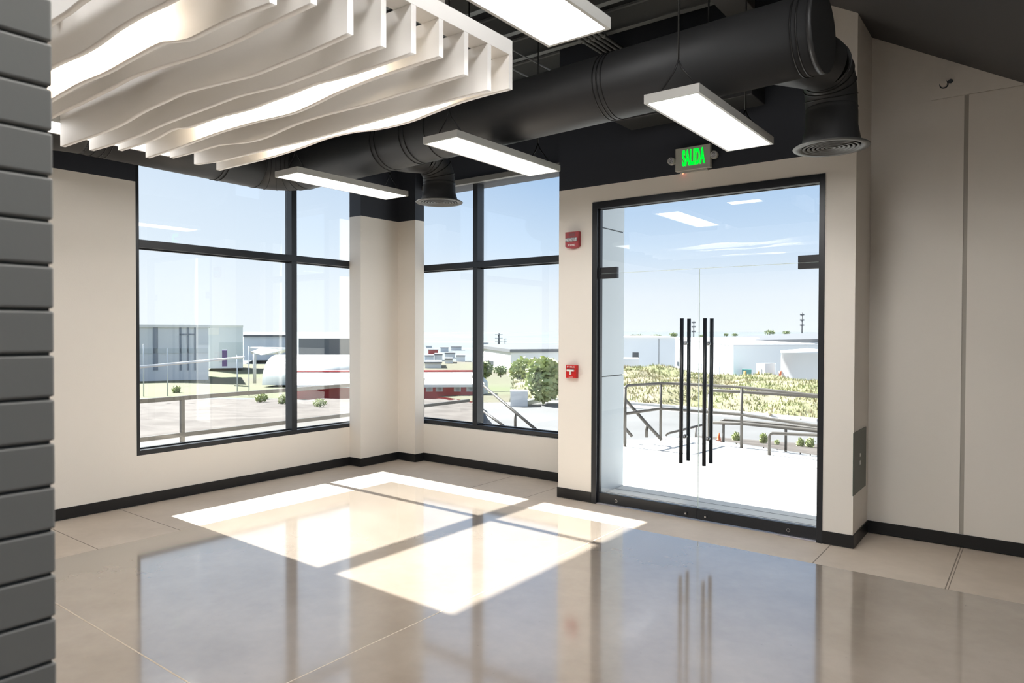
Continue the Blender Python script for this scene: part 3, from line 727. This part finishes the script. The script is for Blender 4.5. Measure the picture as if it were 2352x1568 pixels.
terrain('field', [-900, 300, 700, 1000, 1110, 1300], [[(925, 50), (880, 90), (845, 170)], [(915, 60), (870, 95), (835, 170)], [(915, 60), (880, 95), (835, 170)], [(915, 60), (880, 95), (830, 170)], [(925, 50), (880, 95), (830, 170)], [(925, 45), (880, 95), (830, 170)]], M['meadow'], amp=.4, fr=.1, sub=10)
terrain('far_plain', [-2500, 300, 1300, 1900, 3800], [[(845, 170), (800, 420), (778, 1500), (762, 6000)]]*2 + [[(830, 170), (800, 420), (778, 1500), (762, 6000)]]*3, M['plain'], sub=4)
terrain('parking_lot', [1105, 1280, 1427, 1650, 1876, 2600], [[(1040, 12), (1000, 29.5), (925, 44)], [(1040, 12), (1005, 29), (920, 44)], [(1040, 11.5), (1005, 29), (929, 42)], [(1040, 11.5), (1010, 28), (948, 38)], [(1070, 11), (1025, 25), (968, 34)], [(1180, 9), (1100, 20), (1030, 27)]], M['asphalt'], amp=.0, sub=4)
emb = terrain('grass_bank', [1180, 1280, 1427, 1550, 1650, 1760, 1876, 2600],
    [[(922, 44), (890, 50), (872, 64)], [(918, 44), (880, 50), (855, 64)], [(927, 42), (880, 48), (845, 60)], [(936, 40.5), (890, 46), (851, 60)], [(945, 38.5), (900, 44), (862, 58)], [(955, 36.5), (910, 42), (868, 56)], [(966, 34.5), (915, 40), (873, 54)], [(1025, 27), (965, 33), (905, 48)]], M['grassland'], sub=14, amp=.7, fr=.35)
bm = nb()   # pale kerb along the far side of the car park
kx = [(1180, 923, 43.9), (1280, 920, 43.9), (1427, 928, 41.9), (1550, 937, 40.4), (1650, 947, 38.4), (1760, 957, 36.4), (1876, 968, 34.3), (2600, 1030, 27)]
for i in range(len(kx)-1):
    a = at(*kx[i]); b = at(*kx[i+1]); d = (b-a).normalized(); n_ = Vector((-d.y, d.x, 0)); 
    for u, wv, z0 in ((0, .25, .15), (-1.6, -.2, .03)):
        q = [a+n_*u, b+n_*u, b+n_*wv, a+n_*wv]
        vs = [bm.verts.new(p+Vector((0, 0, z0))) for p in q]; vb = [bm.verts.new(p-Vector((0, 0, .3))) for p in q]
        bm.faces.new(vs)
        for k in range(4): bm.faces.new((vs[k], vs[(k+1) % 4], vb[(k+1) % 4], vb[k]))
obj('kerb', bm, [M['concrete']], kind='structure')

# grass tufts on the bank (uncountable)
CLEAR = ((at(1205, 880, 60), 3.6), (at(1192, 913, 42), 2.6), (at(1255, 915, 42), 2.2))
def tufts(name, mesh_obj, n, hmin, hmax, m, label):
    me = mesh_obj.data; L = WL[mesh_obj.name]; bm = nb(); polys = [p for p in me.polygons]
    ws = [p.area for p in polys]
    for p in random.choices(polys, ws, k=n):
        vs = [me.vertices[i].co for i in p.vertices]; a, b = random.random(), random.random()
        c = vs[0].lerp(vs[1], a).lerp(vs[3].lerp(vs[2], a), b) + L
        if any((c-q_).xy.length < r_ for q_, r_ in CLEAR): continue
        for j in range(5):
            an = random.uniform(0, 6.28); h = random.uniform(hmin, hmax); wv = h*.16
            dx, dy = math.cos(an), math.sin(an); q = c + Vector((random.uniform(-.25, .25), random.uniform(-.25, .25), -.05))
            t = q + Vector((dx*h*.4, dy*h*.4, h))
            bm.faces.new([bm.verts.new(v) for v in (q+Vector((-dy*wv, dx*wv, 0)), q+Vector((dy*wv, -dx*wv, 0)), t)])
    obj(name, bm, [m], label=label, cat='grass', kind='stuff')
tufts('grass', emb, 9000, .10, .30, M['blade'], 'wild dry and green grass covering the bank beyond the car park')

# plants
def foliage(bm, c, rx, ry, rz, n, s, mi=0):
    for i in range(n):
        while True:
            v = Vector((random.uniform(-1, 1), random.uniform(-1, 1), random.uniform(-1, 1)))
            if .25 < v.length < 1: break
        p = Vector(c) + Vector((v.x*rx, v.y*ry, v.z*rz)) * (.9+.2*noise.noise(v*2))
        a = Vector((random.gauss(0, 1), random.gauss(0, 1), random.gauss(0, 1))).normalized(); b = a.orthogonal().normalized()
        k = s*random.uniform(.6, 1.3)
        f = bm.faces.new([bm.verts.new(p+q) for q in (a*k, b*k*.55, -a*k, -b*k*.55)]); f.material_index = mi
def bush(name, px, py_base, d, wpx, hpx, label, cat='bush', m='leaf', n=500, group=None, trunk=False):
    b = at(px, py_base, d); sc_ = d/F_PX; rw = wpx*sc_/2; hh = hpx*sc_
    root = empty(name, b, label, cat, group)
    bm = nb(); tube(bm, [b+Vector((0, 0, -.2)), b+Vector((.02*hh, 0, hh*.35)), b+Vector((-.01*hh, .02*hh, hh*.7))], [hh*.05, hh*.035, hh*.015], 8); obj('trunk', bm, [M['trunk']], root)
    bm = nb(); k = .62 if trunk else .46
    foliage(bm, b+Vector((0, 0, hh*k)), rw, rw, hh*(1-k), n, max(rw, hh)*.09)
    for j in range(4):
        foliage(bm, b+Vector((random.uniform(-.5, .5)*rw, random.uniform(-.5, .5)*rw, hh*(k+random.uniform(-.2, .15)))), rw*.55, rw*.55, hh*.3, n//5, max(rw, hh)*.08)
    obj('foliage', bm, [M[m]], root)
    return root
bush('leafy_bush', 1255, 915, 42, 95, 100, 'big yellow green bush seen through the right pane beside the fire alarms wall', m='leaf2', n=1500)
bush('leafy_bush', 1205, 880, 60, 80, 62, 'rounded pale green bush behind the white warehouse corner', m='leaf2', n=900)
bush('leafy_bush', 1112, 868, 70, 46, 42, 'dark green bush just right of the corner window mullion, behind the red building', m='leaf', n=500)
bush('leafy_bush', 1150, 862, 74, 34, 26, 'small dark green bush in front of the white warehouse', m='leaf', n=300)
for i, (px, py, w_, h_, lb) in enumerate(((1691, 1016, 20, 26, 'grey green shrub in the planting strip, leftmost behind the ramp railing'), (1754, 1020, 20, 28, 'grey green shrub in the planting strip, second from left behind the ramp railing'),
        (1838, 1027, 19, 24, 'grey green shrub in the planting strip, third behind the ramp railing'), (1861, 1030, 24, 28, 'grey green shrub in the planting strip, nearest the right door frame'), (1785, 1022, 14, 14, 'small sprawling shrub low behind the ramp railing'))):
    bush('shrub', px, py, 11.6, w_, h_, lb, m='leaf2', n=260, cat='shrub', group='shrubs in the planting strip')
for i, (px, py, w_, h_, lb) in enumerate(((1462, 779, 34, 12, 'tree line clump left of the taller round tree above the grey warehouse'), (1507, 779, 28, 12, 'low dark tree clump above the grey warehouse, left of the round tree'), (1548, 777, 20, 14, 'round green tree standing just left of the door handles on the skyline'),
        (1612, 777, 16, 9, 'tiny tree between the door handles on the skyline'), (1668, 774, 12, 10, 'small pointed tree right of the door handles on the skyline'), (1688, 775, 18, 10, 'small dark tree beside the grey warehouse roof'), (1768, 772, 30, 14, 'wide green tree rising over the long warehouse roof'), (1806, 771, 20, 12, 'small green tree right of the wide one over the long warehouse roof'))):
    bush('distant_tree', px, py, 170, w_, h_, lb, 'tree', 'leaf', 220, 'trees on the skyline', True)
for i, (px, py, w_, h_, lb) in enumerate(((405, 905, 20, 22, 'scrubby green bush left of the railing post outside the left window'), (600, 925, 30, 24, 'dry green bush low in the middle of the large left pane'), (650, 930, 22, 26, 'green bush just left of the left window mullion'), (735, 935, 34, 22, 'green bush low in the narrow pane of the left window'))):
    bush('scrub_bush', px, py, (66, 47, 44, 41)[i], w_, h_, lb, 'bush', 'leaf2', 300, 'scrub on the open ground')

# planting strip of bare earth
bm = nb(); q = [gr(1600, 1003, -.05), gr(1704, 1019, -.05), gr(1876, 1045, -.05), gr(2150, 1084, -.05), at(2150, 1040, 12.6), at(1876, 1022, 12.6), at(1704, 1008, 12.6), at(1600, 1000, 12.6)]
b1 = [bm.verts.new(p) for p in q]; bm.faces.new(b1)
obj('planting_bed', bm, [M['dirt']], kind='structure')

# railings
RAILM = [M['rail']]
def pipe(bm, P_, r=.021): tube(bm, P_, r, 12)
def P3(x, y, d): return at(x, y, d)
gd = empty('guard_rail', gr(1436, 1018), 'brown metal guard rail along the far edge of the terrace', 'railing')
dq = {1436: 9.72, 1518: 10.4, 1629: 10.0, 1704: 9.65, 1876: 8.9, 2100: 8.1}
bm = nb(); pipe(bm, [P3(1436, 897, 9.72), P3(1437, 889, 9.73), P3(1441, 885, 9.75), P3(1518, 880, 10.4), P3(1563, 881, 10.25), P3(1704, 889, 9.65), P3(1876, 908, 8.9), P3(2100, 932, 8.1)]); obj('top_rail', bm, RAILM, gd)
bm = nb(); pipe(bm, [P3(1436, 950, 9.72), P3(1518, 938, 10.4), P3(1704, 952, 9.65), P3(1876, 978, 8.9), P3(2100, 1012, 8.1)]); obj('middle_rail', bm, RAILM, gd)
for x, yt, yb, d in ((1436, 892, 1018, 9.72), (1518, 880, 1000.5, 10.4), (1704, 889, 1020, 9.65), (2000, 922, 1064, 8.45)):
    bm = nb(); a = P3(x, yt, d); pipe(bm, [a, (a.x, a.y, -.013)]); obj('post', bm, RAILM, gd)
g2 = empty('ramp_handrail', gr(1662, 1013), 'brown metal ramp handrails seen through the right door leaf', 'railing')
bm = nb(); pipe(bm, [P3(1629, 906, 10.2), P3(1632, 898, 10.2), P3(1640, 896, 10.15), P3(1704, 899.5, 9.9), P3(1876, 910, 9.2), P3(2100, 926, 8.5)], .024); obj('upper_rail', bm, RAILM, g2)
bm = nb(); pipe(bm, [P3(1638, 970, 10.4), P3(1704, 972, 10.1), P3(1805, 982, 9.7), P3(1876, 989, 9.4), P3(2100, 1012, 8.6)], .026); obj('lower_rail', bm, RAILM, g2)
bm = nb(); pipe(bm, [P3(1655, 968, 10.9), P3(1664, 964, 10.9), P3(1805, 975, 10.2), P3(1876, 984, 9.8), P3(2100, 1006, 8.9)]); obj('back_rail', bm, RAILM, g2)
for x, yt, d in ((1628.5, 905, 10.2), (1662, 970, 10.3), (1805, 980, 9.7)):
    bm = nb(); a = P3(x, yt, d); pipe(bm, [a, (a.x, a.y, -.08)], .018); obj('post', bm, RAILM, g2)
g3 = empty('short_handrail', gr(1767, 1031), 'short brown handrail with rounded end near the right door frame', 'railing')
bm = nb(); a = P3(1767, 1002, 9.1); pipe(bm, [(a.x, a.y, -.03), a, P3(1769, 996.5, 9.1), P3(1775, 994.5, 9.1), P3(1876, 999, 8.7), P3(2100, 1012, 8.0)]); obj('rail', bm, RAILM, g3)
g4 = empty('step_handrail', gr(1530, 1003), 'low brown handrail left of the door handles at the terrace edge', 'railing')
bm = nb(); pipe(bm, [P3(1530, 1001, 10.6), P3(1532, 996, 10.6), P3(1538, 994, 10.6), P3(1616, 974.5, 10.9)], .018); obj('rail', bm, RAILM, g4)
bm = nb(); a = P3(1598, 979, 10.85); pipe(bm, [a, (a.x, a.y, -.3)], .014); obj('post', bm, RAILM, g4)
g5 = empty('stair_handrail', P3(1485, 1004, 10.1), 'sloping brown stair handrails crossing the corner window and door', 'railing')
bm = nb(); pipe(bm, [P3(1085, 864, 13.5), P3(1232, 987, 11.2)], .024); obj('upper_rail', bm, RAILM, g5)
bm = nb(); pipe(bm, [P3(1085, 926, 13.5), P3(1160, 980, 12.0)], .022); obj('lower_rail', bm, RAILM, g5)
bm = nb(); pipe(bm, [P3(1400, 876, 10.2), P3(1488, 976, 9.95), P3(1520, 1010, 9.85)], .024); obj('near_upper_rail', bm, RAILM, g5)
bm = nb(); pipe(bm, [P3(1400, 942, 10.2), P3(1452, 1002, 10.0)], .022); obj('near_lower_rail', bm, RAILM, g5)
for x, yt, yb, d in ((1183.5, 950, 982, 11.9), (1485, 976, 1004, 9.96)):
    bm = nb(); pipe(bm, [P3(x, yt, d), P3(x, yb, d)], .024); obj('post', bm, RAILM, g5)
bm = nb(); 
for i in range(8):
    a = P3(1090+i*20, 1010, 13.6-i*.3)
# railing along the walkway outside window 1
g6 = empty('walkway_rail', (-8.2, 4, -.05), 'dark metal guard rail along the walkway outside the left window', 'railing')
for z, nm in ((.785, 'top_rail'), (.345, 'lower_rail')):
    bm = nb(); bx(bm, -8.225, -8.175, -2.8, 8.35 if z > .5 else 9.5, z-.025, z+.025, 0, .004); obj(nm, bm, RAILM, g6)
for y in (-1.0, 1.4, 4.24, 6.9, 8.32):
    bm = nb(); bx(bm, -8.221, -8.179, y-.022, y+.022, -.05, .775); obj('post', bm, RAILM, g6)

# cones
for i, (px, py) in enumerate(((1651, 1012), )):
    b = at(px, py, 10.8); bm = nb(); lathe(bm, b.x, b.y, [(.05, b.z-.02), (.05, b.z), (.035, b.z), (.022, b.z+.06), (.008, b.z+.125), (.001, b.z+.126)], 20)
    obj('traffic_cone', bm, [M['orange']], label='small orange traffic cone at the terrace edge between door handles and railing', cat='traffic cone')

# ------------------------------------------------------------------ buildings in the distance
def bld(name, x0, x1, yt0, yt1, yb, d0, d1, depth, mats, label, parts=(), roof=None, group=None):
    """block whose front runs from pixel column x0 (distance d0) to x1 (distance d1)"""
    anch = None
    if d0 == d1:
        anch = x1 if x1 < 1176 else x0
        r_ = fw*F_PX + rt*(anch-1176); r_.z = 0; r_.normalize(); P0 = at(anch, yb, d0)
        def hit(px):
            q = fw*F_PX + rt*(px-1176); k_ = (P0-Vector((0, 0, H))).dot(r_)/(q.x*r_.x+q.y*r_.y); return k_*F_PX
        zt_l = at(anch, yt0, d0).z
        d0, d1 = hit(x0), hit(x1)
    a = at(x0, yb, d0); b = at(x1, yb, d1); zt0 = at(x0, yt0, d0).z; zt1 = at(x1, yt1, d1).z; zb_ = min(a.z, b.z)-1.0
    if anch is not None: zt0 = zt1 = zt_l
    away = Vector((b.y-a.y, -(b.x-a.x), 0)).normalized()
    if away.dot(fw) < 0: away = -away
    root = empty(name, ((a.x+b.x)/2, (a.y+b.y)/2, zb_), label, 'building', group)
    bm = nb()
    F_ = [Vector((a.x, a.y, 0)), Vector((b.x, b.y, 0)), Vector((b.x, b.y, 0))+away*depth, Vector((a.x, a.y, 0))+away*depth]
    zt = [zt0, zt1, zt1, zt0]
    vb = [bm.verts.new((p.x, p.y, zb_)) for p in F_]; vt = [bm.verts.new((p.x, p.y, z_)) for p, z_ in zip(F_, zt)]
    bm.faces.new(vb[::-1]); bm.faces.new(vt)
    for k in range(4): bm.faces.new((vb[k], vb[(k+1) % 4], vt[(k+1) % 4], vt[k]))
    obj('walls', bm, [mats[0]], root)
    if roof is not None:       # coping / roof slab along the top
        th, ov = roof; bm = nb()
        c = sum(F_, Vector())/4
        q = [p + (p-c).normalized()*ov for p in F_]
        v0 = [bm.verts.new((p.x, p.y, z_)) for p, z_ in zip(q, zt)]; v1 = [bm.verts.new((p.x, p.y, z_+th)) for p, z_ in zip(q, zt)]
        bm.faces.new(v0[::-1]); bm.faces.new(v1)
        for k in range(4): bm.faces.new((v0[k], v0[(k+1) % 4], v1[(k+1) % 4], v1[k]))
        obj('roof', bm, [mats[1]], root)
    for nm, px0, px1, py0, py1, mm in parts:
        bm = nb(); t0 = (px0-x0)/(x1-x0); t1 = (px1-x0)/(x1-x0)
        pa, pb = a.lerp(b, t0), a.lerp(b, t1); da, db = d0+(d1-d0)*t0, d0+(d1-d0)*t1
        dd = (da+db)/2
        zt_, zb2 = at((px0+px1)/2, py0, dd).z, at((px0+px1)/2, py1, dd).z
        o_ = -away*.06; i_ = away*.06
        Q = [pa+o_, pb+o_, pb+i_, pa+i_]
        lo_ = [bm.verts.new((p.x, p.y, zb2)) for p in Q]; hi_ = [bm.verts.new((p.x, p.y, zt_)) for p in Q]
        bm.faces.new(lo_[::-1]); bm.faces.new(hi_)
        for k in range(4): bm.faces.new((lo_[k], lo_[(k+1) % 4], hi_[(k+1) % 4], hi_[k]))
        obj(nm, bm, [M[mm]], root)
    return root
W_, G_, R_ = M['bwhite'], M['bgrey'], M['broof']
# through the left window
bld('warehouse', 120, 479, 752, 752, 868, 94, 94, 20, (G_, W_), 'large pale grey building with white parapet at the left of the left window', (('column', 345, 357, 752, 850, 'bcol'), ('column', 408, 413, 752, 850, 'bcol'), ('column', 426, 431, 752, 850, 'bcol'), ('column', 444, 448, 752, 850, 'bcol'), ('beam', 408, 448, 766, 769, 'bcol'), ('band', 120, 478, 800, 812, 'cladding')), (.35, .3))
bld('warehouse', 472, 558, 750, 750, 832, 128, 128, 20, (G_, W_), 'narrow grey hall with white roof edge, right of the large grey building', (('white_panel', 479, 503, 752, 768, 'bwhite'), ('lower_band', 503, 558, 786, 832, 'cladding')), (.25, .2))
bld('container', 510, 522, 804, 804, 822, 84, 84, 2, (M['purple'], M['purple']), 'small purple container standing before the narrow grey hall')
bld('warehouse', 560, 668, 773, 776, 818, 190, 190, 50, (G_, R_), 'long low grey warehouse on the horizon in the large left pane', (), (.5, .5))
bld('warehouse', 686, 812, 777, 779, 820, 180, 180, 50, (M['broof'], R_), 'long dark grey warehouse on the horizon in the narrow left window pane')
bm = nb()
for i in range(0): pass
a = at(573, 806, 90); 
pr = [at(573, 797, 90), at(596, 800, 90), at(650, 799, 88), at(652, 802, 88), at(625, 812, 88), at(600, 815, 88), at(578, 813, 90), at(573, 805, 90)]
off = fw*4
v0 = [bm.verts.new(p) for p in pr]; v1 = [bm.verts.new(p+off) for p in pr]
bm.faces.new(v0); bm.faces.new(v1[::-1])
for k in range(len(pr)): bm.faces.new((v0[k], v0[(k+1) % len(pr)], v1[(k+1) % len(pr)], v1[k]))
tube(bm, [at(640, 806, 89), at(640, 880, 89)], .2, 8); tube(bm, [at(585, 812, 89), at(585, 880, 89)], .2, 8)
obj('canopy_roof', bm, [W_], label='curved white canopy roof on posts in the large left pane', cat='canopy')
# barrel vault hall
root = empty('barrel_hall', at(720, 880, 78), 'pale barrel roofed hall behind the red building', 'building')
bm = nb(); a = at(602, 884, 80); b = at(930, 884, 80); d_ = (b-a).normalized(); away = Vector((-d_.y, d_.x, 0)); away = away if away.dot(fw) > 0 else -away
ht = at(720, 818, 80).z - a.z; wd = 5.0; N = 16
ra = []; rb = []
for i in range(N+1):
    an = math.pi*i/N; o_ = away*(wd*(1-math.cos(an))) + Vector((0, 0, ht*math.sin(an)**.8 if 0 < i < N else 0))
    ra.append(bm.verts.new(a+o_)); rb.append(bm.verts.new(b+o_))
for i in range(N):
    f = bm.faces.new((ra[i], ra[i+1], rb[i+1], rb[i])); f.smooth = True
bm.faces.new(ra); bm.faces.new(rb[::-1])
obj('roof', bm, [mat('pale_metal_roof', (.50, .54, .55), .5)], root)
bm = nb()
q = at(625, 884, 79.9); e_ = a-d_*.3
for i in range(N):
    pass
tube(bm, [a+away*1.2-d_*.3+Vector((0, 0, 1)), a+away*8.0-d_*.3+Vector((0, 0, 1))], .15, 6); obj('sill', bm, [W_], root)
# red building: wall, windows, white roof
wins = []
for x in (985, 1008, 1050, 1079): wins += [('window_surround', x-8, x+8, 884, 899, 'bwhite'), ('window', x-5, x+5, 886, 897, 'bgrey')]
rb_ = bld('red_building', 672, 1099, 880, 880, 915, 60, 60, 5, (M['bred'], W_), 'long red building with white roof spanning the corner windows', wins, None)
bm = nb()
A0, B0, B1, A1 = at(664, 884, 57.8), at(1113, 882, 59.6), at(1100, 854, 66), at(668, 855, 64)
v0 = [bm.verts.new(p) for p in (A0, B0, B1, A1)]; v1 = [bm.verts.new(p-Vector((0, 0, .25))) for p in (A0, B0, B1, A1)]
bm.faces.new(v0); bm.faces.new(v1[::-1])
for k in range(4): bm.faces.new((v0[k], v0[(k+1) % 4], v1[(k+1) % 4], v1[k]))
obj('roof', bm, [W_], rb_)
bm = nb(); tube(bm, [B1+Vector((0, 0, .1)), A1+Vector((0, 0, .1))], .09, 8); obj('ridge', bm, [M['bred']], rb_)
bm = nb(); pq = [at(1099, 880, 60), at(1099, 922, 60), at(1122, 925, 64), at(1120, 876, 64), at(1103, 858, 63)]
v0 = [bm.verts.new(p) for p in pq]; v1 = [bm.verts.new(p+away*.2) for p in pq]; bm.faces.new(v0); bm.faces.new(v1[::-1])
for k in range(5): bm.faces.new((v0[k], v0[(k+1) % 5], v1[(k+1) % 5], v1[k]))
obj('gable', bm, [M['cladding']], rb_)
# window 2 far view
bld('warehouse', 1090, 1173, 797, 809, 850, 150, 132, 18, (W_, R_), 'bright white warehouse beyond the red building, right of the corner mullion', (('dock_door', 1117, 1136, 828, 838, 'bdark'),), (.6, .5))
bld('warehouse', 1168, 1300, 800, 800, 838, 176, 172, 30, (G_, R_), 'grey side hall joined to the bright white warehouse', (), (.6, .5))
for i, (x0, x1, yt, yb, d, mm, lb) in enumerate(((976, 996, 818, 826, 185, G_, 'low grey shed at the far left of the corner window'), (998, 1016, 815, 826, 187, W_, 'pale shed beside the low grey shed in the corner window'), (976, 1014, 834, 843, 141, W_, 'white roofed hut below the sheds in the corner window'), (1022, 1045, 812, 820, 212, W_, 'small white shed in the middle of the narrow corner pane'), (1048, 1068, 818, 828, 178, W_, 'small white shed nearest the corner window mullion'),
        (984, 1006, 804, 811, 272, M['bred'], 'tiny red roofed shed near the horizon in the corner window'), (1105, 1122, 788, 798, 463, G_, 'dark roofed shed on the horizon above the white warehouse'), (1256, 1276, 794, 803, 336, G_, 'dark roofed shed on the horizon at the right of the corner window'),
        (1012, 1030, 799, 806, 310, G_, 'grey roofed shed on the horizon above the pale shed'), (1036, 1060, 797, 804, 350, W_, 'wide white shed on the horizon beside the corner mullion'), (978, 992, 795, 800, 430, G_, 'faint grey shed highest and farthest left in the corner window'),
        (1022, 1040, 826, 834, 158, G_, 'grey hut between the white roofed hut and the corner mullion'))):
    bld('distant_shed', x0, x1, yt, yt, yb, d, d, 8, (mm, R_), lb, (), (.3, .3), 'sheds near the horizon')
for i, (px, yt, yb, d, r, lb) in enumerate(((1145.5, 765, 795, 500, .9, 'dark chimney tower standing above the white warehouse'), (1160, 776, 796, 520, .4, 'thin mast right of the dark chimney tower'), (1842, 718, 765, 150, .16, 'tall thin radio mast above the long warehouse roof'), (1593, 736, 776, 140, .14, 'thin radio mast between the door handles'))):
    bm = nb(); a = at(px, yb+8, d); t = at(px, yt, d); tube(bm, [(a.x, a.y, a.z), (a.x, a.y, t.z)], [r, r*.7], 8)
    for q_ in range(3):
        zz = t.z-(t.z-a.z)*(.08+.22*q_); bx(bm, a.x-r*2.2, a.x+r*2.2, a.y-r*2.2, a.y+r*2.2, zz-.15, zz+.15)
    obj('mast', bm, [M['broof']], label=lb, cat='tower')
# through the door
bld('warehouse', 1380, 1553, 777, 777, 842, 105, 104, 30, (G_, W_), 'pale grey warehouse at the left of the glass door view', (('dock_door', 1453, 1467, 809, 824, 'bdark'), ('wall_joint', 1513, 1514, 778, 838, 'broof')), (.2, .2))
bld('loading_shed', 1425, 1468, 824, 824, 842, 96, 96, 6, (W_, W_), 'low white shed before the pale grey warehouse')
bld('warehouse', 1660, 1900, 781, 777, 868, 104, 96, 30, (W_, R_), 'long pale warehouse with grey roof at the right of the door view', (('wall_joint', 1739, 1744, 786, 850, 'cladding'), ('gutter', 1630, 1900, 787, 789, 'bgrey')))
bm = nb(); wr = [at(1625, 783, 92.5), at(1900, 777.5, 84), at(1900, 762, 94), at(1760, 769, 98), at(1625, 775, 104)]
v0 = [bm.verts.new(p) for p in wr]; v1 = [bm.verts.new(p-Vector((0, 0, .4))) for p in wr]; bm.faces.new(v0); bm.faces.new(v1[::-1])
for k in range(5): bm.faces.new((v0[k], v0[(k+1) % 5], v1[(k+1) % 5], v1[k]))
obj('warehouse_roof', bm, [R_], label='sloping grey roof of the long pale warehouse', cat='roof')
bld('white_annex', 1551, 1684, 777, 794, 862, 92, 80, 12, (mat('bright_white_render', (.82, .82, .80), .8), W_), 'bright white annex behind the door handles', (('window', 1556, 1561, 830, 840, 'bdark'), ('window', 1602, 1616, 834, 848, 'bgrey'), ('wall_joint', 1655, 1656, 797, 860, 'bgrey')), (.15, .1))
b = at(1855, 876, 72); tpz = at(1855, 806, 72).z
root = empty('storage_tank', b, 'white cylindrical storage tank beside the right door frame', 'tank')
bm = nb(); lathe(bm, b.x, b.y, [(2.6, b.z-1), (2.6, tpz-.2), (2.65, tpz-.2), (2.65, tpz), (.01, tpz+.3)], 48); obj('shell', bm, [W_], root)
bld('utility_cabinet', 1737, 1757, 834, 834, 871, 73, 72, 1.5, (W_, W_), 'small white utility building left of the storage tank', (('door', 1743, 1749, 846, 866, 'bgrey'),))
bld('utility_cabinet', 1758, 1781, 835, 835, 870, 76, 76, 1.5, (G_, G_), 'small grey shed joined to the white utility building', (('opening', 1763, 1765, 838, 850, 'bdark'),))
bld('waste_container', 1704, 1726, 848, 848, 864, 78, 78, 1.5, (M['tealbin'], M['tealbin']), 'teal waste container against the long pale warehouse')
for i, (px, lb) in enumerate(((1711, 'yellow bollard in front of the teal waste container'), (1741, 'yellow bollard left of the white utility building'), (1792, 'orange bollard beside the storage tank'))):
    bm = nb(); a = at(px, 869, 71.5); tube(bm, [(a.x, a.y, a.z-.4), (a.x, a.y, a.z+.75)], .13, 10)
    obj('bollard', bm, [mat('bollard_paint', (.75, .45, .12) if i < 2 else (.8, .2, .08), .6)], label=lb, cat='bollard')
for i, px in enumerate((385, 545, 572, 330)):
    bm = nb(); a = at(px, 905, 62); t = at(px, (800, 815, 795, 790)[i], 62); tube(bm, [(a.x, a.y, a.z-.3), (a.x, a.y, t.z)], .045, 8)
    obj('utility_pole', bm, [M['cladding']], label=('thin pole near the railing post in the left window', 'thin pole left of the canopy roof', 'thin pole at the left end of the canopy roof', 'thin pole at the far left of the left window')[i], cat='pole')
bm = nb(); tube(bm, [at(318, 843, 46), at(560, 820, 60)], .09, 8); obj('overhead_pipe', bm, [W_], label='long white pipe running level across the large left pane', cat='pipe')
for i, (x0, y0_, x1, y1_, d) in enumerate(((1120, 948, 1235, 925, 41),)):
    bm = nb(); a, b = at(x0, y0_, d), at(x1, y1_, d+2); tube(bm, [a, b], .35, 8); obj('kerb_wall', bm, [M['concrete']], kind='structure')
bld('parked_trailer', 1172, 1212, 898, 896, 913, 41.2, 41.2, 1.2, (W_, W_), 'low white block at the car park edge below the bushes')
